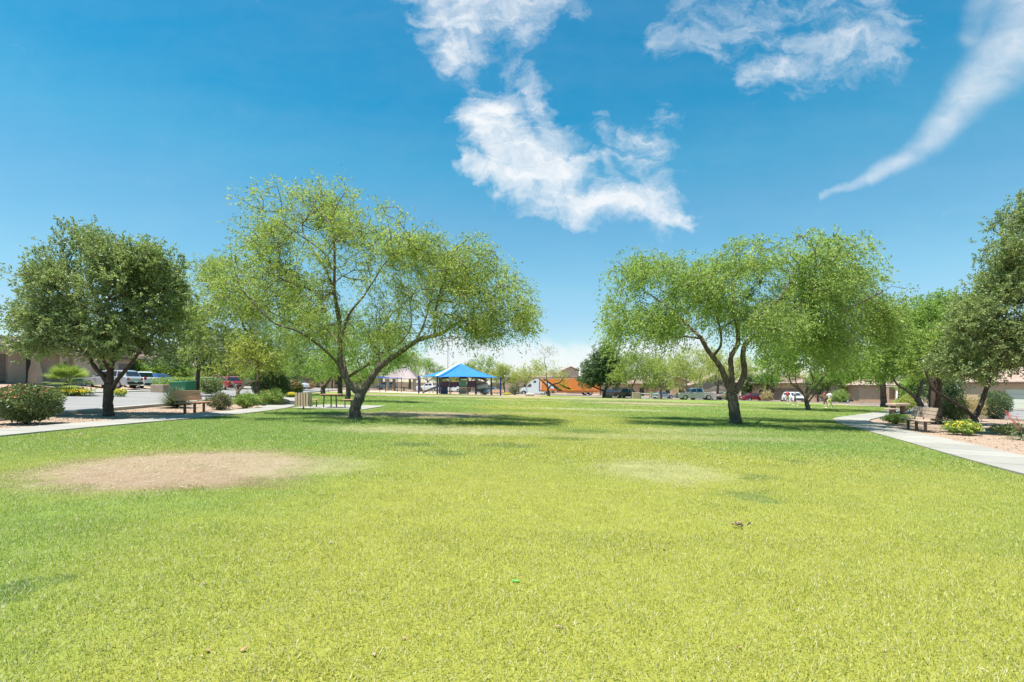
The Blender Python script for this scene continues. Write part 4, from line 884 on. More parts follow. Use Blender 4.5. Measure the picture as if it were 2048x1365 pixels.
b = GY(968, 92); shrub('round_bush', 'dark green round bush behind the spiral slide', b, 1.5, 1.5, 'topiary', 1100, .14, .07, seed=20)
b = GY(1029, 106); shrub("dry_bush", "brown dried round bush before the white semi truck", b, 2.6, 2.1, "shrub_grey", 1300, .2, .06, seed=21)
b = GY(1013, 98); shrub('flower_mound', 'small yellow-flowering clump near the far block wall', b, 1.6, .5, 'shrub_light', 300, .12, .06, flowers='yellow_fl', nf=160, stems=0, seed=22, fs=.08, cat='flowers')
b = G(375, 772); shrub('clipped_hedge', 'long light green hedge across the street behind the green bin', GY(375, 50), 4.6, 1.35, 'shrub_light', 3200, .13, .06, box=True, seed=23)
b = GY(420, 47); shrub('leafy_bush', 'olive bush across the street in front of the red car', b, 2.2, 1.5, 'shrub', 1500, .12, .06, seed=24)
b = GY(1975, 22.5); shrub('low_bush', 'low dark ground plants behind the red-flowered yucca', GY(2022, 19.5), 1.2, .35, 'shrub', 900, .07, .03, seed=25)
b = GY(136, 36); shrub('flower_mound', 'yellow-flowered ground cover at the foot of the fan palm', GY(134, 33.5), 2.6, .5, 'shrub_light', 1000, .1, .06, flowers='yellow_fl', nf=700, stems=0, seed=26, fs=.06, cat='flowers', depth=1.4)
b = GY(234, 33); shrub('flower_mound', 'tiny yellow clump at the street edge right of the left oak trunk', GY(238, 35), .9, .5, 'shrub_light', 260, .1, .05, flowers='yellow_fl', nf=140, stems=0, seed=27, fs=.06, cat='flowers')

def rosette(name, label, base, rad, n, m, wid, up=.5, seed=0, curve=.0, cat='plant', trunk=None, flowers=None):
    r = np.random.default_rng(900+seed); root = thing(name, label, cat, base)
    V = []; tint = []
    for i in range(n):
        az = r.random()*6.283; el = math.asin(min(1, up+(1-up)*r.random())) if up > 0 else r.uniform(-.35, 1.45)
        if up <= 0: el = r.uniform(-.25, 1.45)
        d = np.array([math.cos(az)*math.cos(el), math.sin(az)*math.cos(el), math.sin(el)]); L = rad*r.uniform(.7, 1.1)
        o0 = np.array([0, 0, (trunk or .08)*r.uniform(.6, 1.0)]); sd = np.cross(d, [0, 0, 1.0]); sd = sd/(np.linalg.norm(sd)+1e-6)
        p1 = o0+d*L*.5; p2 = o0+d*L; p2[2] -= curve*L*r.uniform(.5, 1.2); k = wid*r.uniform(.7, 1.2)
        V.append([o0-sd*k*.3, o0+sd*k*.3, p1+sd*k/2, p1-sd*k/2]); V.append([p1-sd*k/2, p1+sd*k/2, p2+sd*k*.06, p2-sd*k*.06]); q = r.random(); tint += [q, q]
    link('leaves', quads_mesh('leaves', np.array(V), M[m], np.array(tint)), root, 'stuff')
    if trunk:
        MB().tube([(0, 0, -.05), (0, 0, trunk*.5), (0, 0, trunk)], [rad*.17, rad*.14, rad*.12], 9).build('trunk', M['bark'], root, smooth=True)
    if flowers:
        rr = random.Random(seed)
        for i in range(flowers):
            a = rr.uniform(2.2, 4.2); e = Vector((math.cos(a)*.7, math.sin(a)*.3, rr.uniform(1.0, 1.25)))*rad
            MB().tube([(0, 0, .1), e*.55+Vector((0, 0, .12)), e], [.012, .01, .007], 5).build('flower_stalk', M['pink_fl'], root)
            W_ = []
            for k in range(22):
                q = np.array(e)*(.72+.32*rr.random())+np.array([rr.gauss(0, .035), rr.gauss(0, .035), rr.gauss(0, .03)+.03]); a1 = np.array([rr.gauss(0, 1) for _ in range(3)]); a1 /= np.linalg.norm(a1); a2 = np.cross(a1, [.3, .5, .8])
                W_.append([q-a1*.035, q-a2*.014, q+a1*.035, q+a2*.014])
            link('flower', quads_mesh('flower', np.array(W_), M['pink_fl'], np.random.default_rng(3).random(22)), root, 'stuff')
    return root
b = G(352, 816); rosette('yucca', 'spiky dark yucca behind the left bench', b, sz(42, b.y), 620, 'yucca', .06, up=0, seed=1)
b = G(448, 818); rosette('yucca', 'small spiky plant right of the left bench', b, .55, 120, 'yucca', .03, up=0, seed=2)
b = G(2046, 880); rosette('red_yucca', 'arching grassy yucca with pink flower stalks at the right edge', b, .78, 260, 'yucca', .018, up=0, seed=3, curve=.45, flowers=3)
# fan palm: pleated fans on stalks
b = GY(137, 34.0); root = thing('fan_palm', 'short fan palm with yellow-green fronds in front of the left house', 'palm', b)
MB().tube([(0, 0, -.1), (0, 0, .4), (0, 0, .85)], [.30, .26, .22], 10).build('trunk', M['bark'], root, smooth=True)
r_ = random.Random(5)
for i in range(34):
    az = i*2.4; el = r_.uniform(-.45, 1.3); d = Vector((math.cos(az)*math.cos(el), math.sin(az)*math.cos(el), math.sin(el))); sl_ = r_.uniform(.55, .8); o0 = Vector((0, 0, .8)); tip = o0+d*sl_
    mb = MB(); mb.tube([o0, tip], [.02, .014], 4); sd = d.cross(Vector((0, 0, 1))).normalized(); upv = sd.cross(d).normalized()
    for k in range(17):
        a = R(-72+9*k); ll = 1.12*(1-.25*abs(a)); dd = d*math.cos(a)+sd*math.sin(a); e = tip+dd*ll-Vector((0, 0, .12*ll)); mid_ = tip+dd*ll*.5; w_ = (sd*math.cos(a)-d*math.sin(a))*.045
        mb.add([tip, mid_+w_, e, mid_-w_], [(0, 1, 2, 3)])
    mb.build('frond', M['palm'], root)

# ------------------------------------------------------------------ houses
def wall_openings(x0, x1, z0, z1, ops, th=.25, y=0):
    mb = MB(); xs = sorted({x0, x1, *[o[0] for o in ops], *[o[1] for o in ops]}); zs = sorted({z0, z1, *[o[2] for o in ops], *[o[3] for o in ops]})
    for a, b in zip(xs[:-1], xs[1:]):
        col = []
        for c, d in zip(zs[:-1], zs[1:]):
            mx, mz = (a+b)/2, (c+d)/2
            if any(o[0] < mx < o[1] and o[2] < mz < o[3] for o in ops): continue
            if col and abs(col[-1][1]-c) < 1e-6: col[-1][1] = d
            else: col.append([c, d])
        for c, d in col: mb.box(((a+b)/2, y+th/2, (c+d)/2), (b-a, th, d-c))
    return mb
def roof_hip(w, d, rise, ov, course=.36):
    mb = MB(); a, b = w/2+ov, d/2+ov; m_ = min(a, b); sl_ = rise/m_; n = max(3, int(m_/course)); 
    def ring(t, z): return [(-(a-t), -(b-t), z), (a-t, -(b-t), z), (a-t, b-t, z), (-(a-t), b-t, z)]
    mb.add(ring(0, 0), [(0, 3, 2, 1)])
    for i in range(n):
        t0, t1 = m_*i/n, m_*(i+1)/n*.9999; z0, z1 = sl_*t0, sl_*t1
        lo = ring(t0, z0); lo2 = ring(t0, z0+.07); hi = ring(t1, z1+.015); vs = lo+lo2+hi
        for k in range(4): q = (k+1) % 4; mb.add([vs[k], vs[q], vs[4+q], vs[4+k]], [(0, 1, 2, 3)]); mb.add([vs[4+k], vs[4+q], vs[8+q], vs[8+k]], [(0, 1, 2, 3)])
    return mb
def roof_gable(w, d, rise, ov, course=.36):      # ridge along y, gables front and back
    mb = MB(); a = w/2+ov; y0, y1 = -d/2-ov, d/2+ov; n = max(3, int(a/course)); sl_ = rise/a
    for s in (-1, 1):
        for i in range(n):
            t0, t1 = a*i/n, a*(i+1)/n; z0, z1 = sl_*t0, sl_*t1
            mb.add([(s*(a-t0), y0, z0), (s*(a-t0), y1, z0), (s*(a-t0), y1, z0+.08), (s*(a-t0), y0, z0+.08), (s*(a-t1), y1, z1+.02), (s*(a-t1), y0, z1+.02), (s*(a-t1), y1, z1-.14), (s*(a-t1), y0, z1-.14), (s*(a-t0), y0, z0-.14), (s*(a-t0), y1, z0-.14)],
                   [(0, 1, 2, 3), (3, 2, 4, 5), (3, 5, 7, 8), (2, 9, 6, 4), (8, 7, 6, 9), (0, 8, 9, 1)])
    return mb
def window_(parent, x, z, w, h, y=0, frame='trim', panes=2, shutters=False, th=.25):
    f = MB(); t = .07
    for (cx, cz, ww, hh) in ((x, z+h/2-t/2, w, t), (x, z-h/2+t/2, w, t), (x-w/2+t/2, z, t, h-2*t), (x+w/2-t/2, z, t, h-2*t)): f.box((cx, y+.10, cz), (ww, .09, hh))
    f.box((x, y-.03, z-h/2-.05), (w+.16, .1, .08))
    fr = f.build('window', M[frame], parent)
    for i in range(panes):
        pw = (w-2*t)/panes; part('pane', M['glass'], fr, (x-w/2+t+pw*(i+.5), y+.13, z), (pw-.03, .02, h-2*t))
    if shutters:
        for s in (-1, 1):
            part('shutter', M['wood_dark'], parent, (x+s*(w/2+.22), y-.03, z), (.36, .05, h+.1))
def garage(parent, x, w, h, m, y=0):
    r = bpy.data.objects.new('garage_door', None); COL.objects.link(r); r.parent = parent; r.location = (x, y+.17, 0)
    for k in range(4):
        part('panel', M[m], r, (0, 0, h*(k+.5)/4), (w-.02, .05, h/4-.02), bev=.01)
def house(label, base, rz, w, d, h, roof, rise, wm, rm, gar=(), wins=(), doors=(), frame='trim', cat='house', sh=False, ov=.5, gable_wall=True, name='house'):
    t = thing(name, label, cat, base, rz)
    ops = [(g[0]-g[1]/2, g[0]+g[1]/2, -.3, g[2]) for g in gar]+[(v[0]-v[2]/2, v[0]+v[2]/2, v[1]-v[3]/2, v[1]+v[3]/2) for v in wins]+[(q[0]-q[1]/2, q[0]+q[1]/2, -.3, q[2]) for q in doors]
    mb = wall_openings(-w/2, w/2, -.3, h, ops)
    mb.box((-w/2+.125, d/2+.125, h/2-.15), (.25, d-.25, h+.3)); mb.box((w/2-.125, d/2+.125, h/2-.15), (.25, d-.25, h+.3)); mb.box((0, d-.125+.25, h/2-.15), (w, .25, h+.3))
    if roof == 'gable': mb.add([(-w/2, .003, h), (w/2, .003, h), (0, .003, h+rise*(w/2)/(w/2+ov)), (-w/2, .25, h), (w/2, .25, h), (0, .25, h+rise*(w/2)/(w/2+ov))], [(0, 1, 2), (5, 4, 3), (0, 2, 5, 3), (1, 4, 5, 2)])
    mb.build('wall', M[wm], t)
    part('interior', M['dark_door'], t, (0, .6, h/2), (w-.6, .04, h-.1))
    rf = (roof_hip if roof == 'hip' else roof_gable)(w, d, rise, ov); o = rf.build('roof', M[rm], t, loc=(0, d/2+.1, h+(.0 if roof == 'hip' else .14)))
    fb = MB()
    if roof == 'hip':
        for (c0, dd) in (((0, -ov+.1, h-.1), (w+2*ov, .05, .16)), ((-w/2-ov, d/2+.1, h-.1), (.05, d+2*ov-.1, .16)), ((w/2+ov, d/2+.1, h-.1), (.05, d+2*ov-.1, .16))): fb.box(c0, dd)
        fb.build('fascia', M['wood_dark'], t)
    for g in gar: garage(t, g[0], g[1], g[2], g[3])
    for v in wins: window_(t, v[0], v[1], v[2], v[3], 0, frame, 2, sh)
    for q in doors: part('door', M['dark_door'], t, (q[0], .18, q[2]/2), (q[1]-.04, .05, q[2]-.02))
    return t
TH = R(101.3)
def lhouse(Y, back=20.5): X = float(kerbX(Y))-back; return Vector((X, Y, float(gz(X, Y))+.05))
# left near house: porch with flared columns, upper storey behind
t = house('pinkish stucco house with flared porch columns at the left edge behind the fan palm', lhouse(45.5), TH, 15, 11, 2.95, 'hip', 1.7, 'stucco_pink', 'tile', gar=[(-5.0, 3.0, 2.3, 'door_brown')], doors=[(-.9, 1.2, 2.3)], wins=[(3.4, 1.5, 1.2, 1.2)])
up = MB(); up.box((-3.2, 7.0, 4.6), (7.5, 6.5, 3.6)); up.build('upper_storey', M['stucco_pink'], t); roof_hip(7.5, 6.5, 1.1, .45).build('upper_roof', M['tile'], t, loc=(-3.2, 7.0, 6.4))
for x in (-2.9, -.0, 1.9):
    mb = MB(); mb.tube([(x, -1.6, -.3), (x, -1.6, .05), (x, -1.6, .9), (x, -1.6, 1.5), (x, -1.6, 2.9)], [.52, .50, .44, .30, .28], 4); mb.build('porch_column', M['stucco'], t)
part('porch_beam', M['trim'], t, (-.5, -1.6, 2.78), (5.6, .5, .34)); roof_hip(6.0, 2.6, .8, .3).build('porch_roof', M['tile'], t, loc=(-.5, -.75, 2.98))
mb = MB(); [mb.box((2.6+i*.14, -.6, .55), (.03, .03, 1.0)) for i in range(14)]; mb.box((3.5, -.6, 1.06), (2.0, .04, .05)); mb.build('porch_gate', M['black_trim'], t, kind='stuff')
house('tan stucco house with a wide garage behind the silver sport utility car', lhouse(58), TH, 10.5, 10, 2.9, 'hip', 1.5, 'stucco', 'tile', gar=[(2.2, 4.6, 2.2, 'door_brown')], wins=[(-3.0, 1.5, 1.3, 1.2)])
house('tan stucco house with a dark-shuttered window behind the blue car', lhouse(71), TH, 12, 10, 2.95, 'gable', 1.7, 'stucco_pink', 'tile', gar=[(3.4, 4.4, 2.2, 'door_brown')], wins=[(-4.0, 1.5, 1.1, 1.5)], sh=True)
house('pinkish house half hidden behind the red car and left trees', lhouse(88), TH, 13, 10, 2.95, 'hip', 1.6, 'stucco_pink', 'tile_pink', gar=[(0, 4.6, 2.2, 'door_brown')])
house('pinkish house at the bend behind the clipped hedge', lhouse(105), TH, 13, 10, 2.95, 'hip', 1.6, 'stucco', 'tile_pink', gar=[(0, 4.6, 2.2, 'door_cream')])
b = GY(700, 125); house('low tan house beyond the gazebo on the left', b, R(12), 15, 9, 2.9, 'hip', 1.5, 'stucco', 'tile_pink', wins=[(-3, 1.5, 1.6, 1.1), (2, 1.5, 1.6, 1.1)])
b = GY(608, 112); house('low pinkish house beyond the forked tree', b, R(25), 13, 9, 2.9, 'hip', 1.5, 'stucco_pink', 'tile_pink', gar=[(1, 4.6, 2.2, 'door_brown')])
b = GY(1258, 119); house('orange tan house behind the black pickup and its garage', b, R(-6), 13, 10, 3.1, 'hip', 1.5, 'stucco_warm', 'tile_pink', gar=[(-1.5, 4.8, 2.3, 'door_brown')], doors=[(3, 1.1, 2.2)])
b = GY(1352, 116); house('warm tan house between the silver sedan and silver pickup', b, R(-8), 8.5, 10, 3.0, 'gable', 1.9, 'stucco_warm', 'tile_pink', doors=[(1.2, 1.1, 2.2)], wins=[(-1.8, 1.5, 1.2, 1.2)])
b = GY(1432, 107); house('grey-tan gabled house with a cream garage door behind the silver pickup', b, R(-10), 9.5, 10, 3.0, 'gable', 2.3, 'stucco_grey', 'tile_pink', gar=[(-.2, 5.0, 2.25, 'door_cream')])
b = GY(1588, 96)+Vector((0, 0, .35)); house('tan house with a brown garage door right of the dark red car', b, R(-14), 14.5, 10, 3.3, 'hip', 1.5, 'stucco', 'tile_pink', gar=[(-1.6, 5.2, 2.3, 'door_brown')], wins=[(4.2, 1.6, 1.2, 1.1), (-5.8, 1.6, .8, 1.0)])
b = GY(1728, 96); house('grey two-storey house with a high white-framed window behind the porch house', b, R(-12), 11, 10, 5.9, 'hip', 1.4, 'stucco_grey', 'tile', wins=[(-1.6, 4.1, 2.0, 1.0), (3, 4.1, 1.2, 1.0), (2.8, 1.5, 1.4, 1.2)], frame='white')
t = house('warm tan house with arched porch and peach tile roof beyond the slender tree', GY(1778, 78)+Vector((0, 0, .1)), R(-14), 8.2, 8, 2.9, 'hip', 1.9, 'stucco_warm', 'tile_pink', doors=[(1.3, 1.3, 2.3)], wins=[(3.2, 1.4, 1.3, 1.2)])
for x in (-.9, .3): part('porch_column', M['stucco_warm'], t, (x, -1.6, 1.3), (.35, .35, 2.9))
part('garden_wall', M['stucco_warm'], t, (3.0, -2.2, .35), (4.2, .2, 1.1)); part('porch_beam', M['trim'], t, (.9, -1.6, 2.72), (4.2, .4, .2))
b = Vector((61.5, 58, float(gz(61.5, 58))+.1)); house('beige house with a pale green-white garage door at the right edge', b, R(-58), 16, 10, 3.2, 'hip', 1.8, 'stucco', 'tile_pink', gar=[(-.6, 5.2, 2.35, 'door_mint')], wins=[(5.6, 1.5, 1.3, 1.2)])
b = GY(1915, 70); house('brown-mauve house behind the double-trunked tree', b, R(-38), 9, 9, 3.0, 'hip', 1.6, 'stucco_pink', 'tile', gar=[(1, 4.8, 2.2, 'door_brown')])
b = GY(1115, 156); t = house('two-storey house with a pale gabled tile roof above the orange trailer', b, R(4), 15, 11, 5.1, 'hip', 1.6, 'stucco_pink', 'tile_pink', wins=[(-4, 4.0, 1.6, 1.2), (4, 4.0, 1.6, 1.2)])
mb = MB(); mb.box((4.0, 1.5, 6.0), (5, 5, 2.0)); mb.add([(1.5, -1.0, 7.0), (6.5, -1.0, 7.0), (4, -1.0, 8.1), (1.5, 4, 7), (6.5, 4, 7), (4, 4, 8.1)], [(0, 1, 2), (5, 4, 3)]); mb.build('dormer', M['stucco_pink'], t); roof_gable(5, 5, 1.3, .35).build('dormer_roof', M['tile_pink'], t, loc=(4, 1.5, 7.05))
b = GY(1060, 150); house('pale tile-roofed house behind the semi truck cab', b, R(4), 13, 10, 4.6, 'hip', 1.5, 'stucco', 'tile_pink')
b = GY(1185, 160); house('pale tile-roofed house behind the upright conifer', b, R(-4), 14, 10, 4.6, 'gable', 2.0, 'stucco', 'tile_pink')

def wall_seg(label, A_, B_, h, mt='block', th=.2, pil=True):
    A_, B_ = Vector(A_), Vector(B_); L = (B_-A_).length; t = thing('block_wall', label, 'wall', A_, math.atan2(B_.y-A_.y, B_.x-A_.x)); n = max(1, int(L/3)); dz = (B_.z-A_.z)
    for i in range(n):
        part('wall_panel', M[mt], t, (L*(i+.5)/n, 0, h/2-.1+dz*(i+.5)/n), (L/n-(.34 if pil else .02), th, h+.2))
    if pil:
        for i in range(n+1): part('pillar', M[mt], t, (L*i/n, 0, h/2-.05+dz*i/n), (.34, .34, h+.3))
wall_seg('tan block wall beyond the playground between the blue canopy and the semi truck', GY(985, 132), GY(1048, 126), 2.6)
wall_seg('low tan block wall behind the playground', GY(700, 138), GY(985, 134), 2.0, pil=False)
wall_seg('brown block wall with a wooden gate beside the grey two-storey house', GY(1655, 92), GY(1722, 90), 1.9)
part_t = thing('wooden_gate', 'orange-brown wooden gate in the wall under the grey house', 'gate', GY(1691, 88))
for i in range(5): part('board', M['wood_orange'], part_t, (-.5+i*.25, 0, .95), (.22, .04, 1.85))
for i, x in enumerate((1692, 1727)):
    b = GY(x, 86+i); t = MB().tube([(0, 0, -.1), (0, 0, 3.6)], .06, 8).build('metal_pole', M['brown_metal'], None, label=['thin dark pole beside the wooden gate', 'thin dark pole in front of the peach tile roof'][i], cat='pole', loc=b)
t = thing('patio_umbrella', 'closed white patio umbrella standing before the porch house', 'umbrella', GY(1794, 62))
MB().tube([(0, 0, 0), (0, 0, 2.0)], .025, 6).build('pole', M['white'], t); MB().tube([(0, 0, .45), (0, 0, .7), (0, 0, 1.5), (0, 0, 1.95)], [.16, .15, .10, .02], 10).build('canopy', M['white'], t, smooth=True)

# ------------------------------------------------------------------ vehicles
def arch(cx, r, n=7): return [(cx+r*math.cos(math.pi*i/(n-1)), .32+r*math.sin(math.pi*i/(n-1))*1.0) for i in range(n)]
VK = {
 'suv': dict(L=4.75, W=1.9, wr=.36, wx=(1.45, -1.4), low=[(2.37, .50), (2.34, .74), (2.15, .90), (1.15, 1.04), (-2.2, 1.10), (-2.36, .92), (-2.37, .5)], cab=[(1.15, 1.04), (.45, 1.58), (.15, 1.68), (-1.55, 1.70), (-1.95, 1.60), (-2.2, 1.10)],
   win=[[(.95, 1.12), (.40, 1.55), (-.30, 1.60), (-.30, 1.12)], [(-.38, 1.12), (-.38, 1.60), (-1.15, 1.60), (-1.2, 1.12)], [(-1.3, 1.14), (-1.25, 1.58), (-1.72, 1.54), (-1.9, 1.2)]]),
 'sedan': dict(L=4.8, W=1.84, wr=.33, wx=(1.5, -1.4), low=[(2.40, .45), (2.36, .66), (2.1, .80), (1.05, .93), (-1.7, .98), (-2.3, .93), (-2.40, .75), (-2.40, .45)], cab=[(1.05, .93), (.30, 1.36), (.0, 1.43), (-.8, 1.43), (-1.1, 1.38), (-1.85, .98)],
   win=[[(.85, .98), (.28, 1.32), (-.22, 1.37), (-.22, .98)], [(-.3, .98), (-.3, 1.37), (-.85, 1.36), (-1.35, 1.02)]]),
 'pickup': dict(L=5.9, W=2.0, wr=.42, wx=(1.85, -1.75), low=[(2.95, .55), (2.93, .95), (2.75, 1.10), (1.35, 1.20), (-1.05, 1.22), (-2.9, 1.22), (-2.95, 1.15), (-2.95, .55)], cab=[(1.35, 1.20), (.70, 1.78), (.45, 1.90), (-.75, 1.90), (-.95, 1.82), (-1.05, 1.22)],
   win=[[(1.10, 1.27), (.66, 1.72), (.08, 1.80), (.08, 1.27)], [(0.0, 1.27), (0.0, 1.80), (-.72, 1.80), (-.82, 1.27)]]),
}
def vehicle(kind, name, label, cat, px, Y, rz, pt, group='cars parked along the streets', scale=1.0, cover=False):
    k = VK[kind]; b = px if isinstance(px, Vector) else GY(px, Y); t = thing(name, label, cat, b+Vector((0, 0, .03)), rz, group)
    L, W = k['L'], k['W']; fx, rx = k['wx']; ar = k['wr']+.07
    bot = [(-L/2+.03, .30)]+arch(rx, ar)[::-1]+arch(fx, ar)[::-1]+[(L/2-.05, .30)]
    prof = k['low'][::-1]; poly = bot+k['low']; poly = [(x, z) for x, z in poly]
    mb = MB(); n = len(poly); cxm, czm = 0, .7
    def lay(y, s): return [(cxm+(x-cxm)*(1-(1-s)*.35), y, czm+(z-czm)*s if z > czm else z) for x, z in poly]
    ys_ = [(-W/2, .90), (-W/2+.09, 1), (W/2-.09, 1), (W/2, .90)]
    vs = [q for y, s in ys_ for q in lay(y, s)]; fs = [tuple(range(n)), tuple(range(3*n, 4*n))[::-1]]
    for j in range(3):
        for i in range(n): a, c = i, (i+1) % n; fs.append((j*n+a, (j+1)*n+a, (j+1)*n+c, j*n+c))
    mb.add(vs, fs).build('body', M[pt], t)
    cab = k['cab']; z0 = cab[0][1]; zt = max(z for _, z in cab); 
    def hw(z): return W/2-.07-.20*(z-z0)/(zt-z0)
    m_ = len(cab); mb = MB(); vs = [(x, -hw(z), z-.05*(z == z0)) for x, z in cab]+[(x, hw(z), z-.05*(z == z0)) for x, z in cab]
    mb.add(vs, [tuple(range(m_)), tuple(range(m_, 2*m_))[::-1]]+[(i, i+m_, i+1+m_, i+1) for i in range(m_-1)]).build('cabin', M[pt], t)
    for w_ in k['win']:
        for s in (-1, 1):
            q = [(x, s*(hw(z)+.012), z) for x, z in w_]; q2 = [(x, s*(hw(z)-.01), z) for x, z in w_]; nn = len(q)
            MB().add(q+q2, [tuple(range(nn)), tuple(range(nn, 2*nn))[::-1]]+[(i, (i+1) % nn, nn+(i+1) % nn, nn+i) for i in range(nn)]).build('window', M['glass'], t)
    for nm, (a, c) in (('windscreen', (cab[0], cab[1])), ('rear_window', (cab[-1], cab[-2]))):
        p0 = Vector((a[0]+(c[0]-a[0])*.12, 0, a[1]+(c[1]-a[1])*.12)); p1 = Vector((a[0]+(c[0]-a[0])*.92, 0, a[1]+(c[1]-a[1])*.92)); off = Vector((-(c[1]-a[1]), 0, c[0]-a[0])).normalized()*.014
        if off.dot(Vector((a[0], 0, 1.0))) < 0: off = -off
        y0, y1 = hw(p0.z)-.08, hw(p1.z)-.08; q = [p0+off+Vector((0, -y0, 0)), p0+off+Vector((0, y0, 0)), p1+off+Vector((0, y1, 0)), p1+off+Vector((0, -y1, 0))]
        MB().add(q+[v-off*1.6 for v in q], [(0, 1, 2, 3), (7, 6, 5, 4), (0, 4, 5, 1), (1, 5, 6, 2), (2, 6, 7, 3), (3, 7, 4, 0)]).build(nm, M['glass'], t)
    for x in (fx, rx):
        for s in (-1, 1):
            r = k['wr']; w0 = s*(W/2-.24); w1 = s*(W/2-.01)
            tb = MB(); tb.tube([(x, w0, r), (x, w0+(w1-w0)*.15, r), (x, w0+(w1-w0)*.85, r), (x, w1, r)], [r*.86, r, r, r*.86], 18); wh = tb.build('tyre', M['tyre'], t, smooth=False)
            rb = MB(); rb.tube([(x, w1-s*.02, r), (x, w1+s*.012, r)], [r*.64, r*.60], 14)
            rb.build('rim', M['rim'], wh)
            for q in range(5):
                aa = q*1.2566; rb2 = MB(); rb2.box((x+math.cos(aa)*r*.42, w1+s*.016, r+math.sin(aa)*r*.42), (.09, .012, .09)); rb2.build('rim_gap', M['black_trim'], wh) if Y and Y < 90 and kind == 'pickup' else None
    hz = k['low'][1][1]-.04
    for s in (-1, 1):
        part('headlight', M['lamp_clear'], t, (L/2-.10, s*(W/2-.28), hz+.02), (.16, .36, .15), bev=.03)
        part('tail_light', M['lamp_red'], t, (-L/2+.05, s*(W/2-.16), k['low'][-2][1]-.05), (.12, .24, .2 if kind != 'pickup' else .34), bev=.03)
        part('mirror', M[pt], t, (cab[0][0]-.25, s*(W/2+.06), cab[0][1]+.10), (.12, .18, .13), bev=.03)
    part('front_bumper', M['black_trim'] if kind != 'sedan' else M[pt], t, (L/2-.02, 0, .45), (.14, W-.12, .2), bev=.04)
    part('rear_bumper', M['black_trim'] if kind != 'sedan' else M[pt], t, (-L/2+.0, 0, .48), (.14, W-.12, .22), bev=.04)
    part('grille', M['black_trim'], t, (L/2-.01, 0, hz-.04), (.06, W*.5, .16)); part('number_plate', M['white_print'], t, (-L/2-.075, 0, .62), (.02, .32, .15))
    if kind == 'pickup': part('bed', M['black_trim'], t, (-1.98, 0, 1.222), (1.75, W-.32, .02))
    if scale != 1: t.scale = (scale,)*3
    return t
dr = R(168.7)     # driveway direction: nose towards the left houses
def lv(X, Y): return Vector((X, Y, float(gz(X, Y))))
vehicle('suv', 'sport_utility_car', 'silver sport utility car parked behind the forked trunk of the left oak', 'car', lv(-.80*47.5, 47.5), 47.5, R(176), 'p_silver')
vehicle('pickup', 'pickup_truck', 'white pickup truck parked just right of the silver sport utility car', 'pickup truck', lv(-.742*51.5, 51.5), 51.5, R(150), 'p_white', scale=.9)
vehicle('sedan', 'sedan_car', 'bright blue low car parked by the left houses beside the white pickup', 'car', lv(-.716*58, 58), 58, R(160), 'p_blue')
vehicle('sedan', 'sedan_car', 'white sedan half hidden behind the twin-trunked dark tree', 'car', lv(-.612*66, 66), 66, R(165), 'p_white')
vehicle('suv', 'estate_car', 'red car parked across the street above the round topiary', 'car', lv(-.575*64, 64), 64, R(150), 'p_red')
vehicle('sedan', 'sedan_car', 'white sedan parked far down the left street', 'car', lv(-.436*84, 84), 84, R(165), 'p_white')
vehicle('suv', 'sport_utility_car', 'pale blue-grey van seen below the gazebo roof', 'car', GY(772, 112), 112, R(178), 'p_bluegrey')
vehicle('pickup', 'pickup_truck', 'white pickup truck parked between gazebo and slide', 'pickup truck', GY(858, 112), 112, R(180), 'p_white', scale=.95)
vehicle('sedan', 'sedan_car', 'white car parked behind the play tower', 'car', GY(905, 114), 114, R(180), 'p_white'); 
vehicle('sedan', 'sedan_car', 'grey car parked behind the spiral slide', 'car', GY(980, 116), 116, R(180), 'p_bluegrey')
vehicle('suv', 'sport_utility_car', 'black sport utility car parked at the tail of the orange trailer', 'car', GY(1226, 106), 106, R(-60), 'p_black')
vehicle('pickup', 'pickup_truck', 'black pickup truck parked behind the stone pillar box', 'pickup truck', GY(1256, 101), 101, R(-52), 'p_black')
vehicle('sedan', 'sedan_car', 'blue-grey sedan parked at the kerb in front of the warm tan house', 'car', GY(1325, 103), 103, R(0), 'p_bluegrey')
vehicle('pickup', 'pickup_truck', 'pale silver crew cab pickup truck parked broadside facing left', 'pickup truck', GY(1391, 85), 85, R(176), 'p_tan', scale=1.08)
vehicle('suv', 'van', 'white van nosing out behind the silver pickup', 'car', GY(1440, 98), 98, R(-80), 'p_white')
vehicle('sedan', 'hatchback_car', 'dark red car parked right of the lone mesquite trunk', 'car', GY(1509, 94), 94, R(4), 'p_maroon', scale=1.05)
vehicle('suv', 'sport_utility_car', 'white car parked nose-on in the driveway of the brown garage', 'car', GY(1587, 84), 84, R(-96), 'p_white')
vehicle('sedan', 'sedan_car', 'dark low car parked beside the wooden gate', 'car', GY(1672, 80), 80, R(-12), 'p_black', scale=.9)
# boat trailer
t = thing('boat', 'small pale covered boat on a trailer behind the silver pickup', 'boat', GY(1452, 88)+Vector((0, 0, .05)), R(12))
mb = MB(); st_ = [(-1.6, .55, .75, 1.1), (0, .6, .6, 1.15), (1.0, .45, .62, 1.25), (1.9, .03, .95, 1.45)]; vs = []
for x, w_, zb, zt_ in st_: vs += [(x, -w_, zt_), (x, -w_*.5, zb), (x, w_*.5, zb), (x, w_, zt_)]
mb.add(vs, [(i*4+j, i*4+(j+1) % 4, i*4+4+(j+1) % 4, i*4+4+j) for i in range(3) for j in range(4)]+[(0, 3, 2, 1), (12, 13, 14, 15)]).build('hull', M['trim'], t)
mb = MB(); mb.tube([(-1.6, 0, .5), (2.2, 0, .45)], .05, 6); mb.tube([(-.6, -.7, .35), (-.6, .7, .35)], .05, 6); mb.build('trailer_frame', M['black_trim'], t)
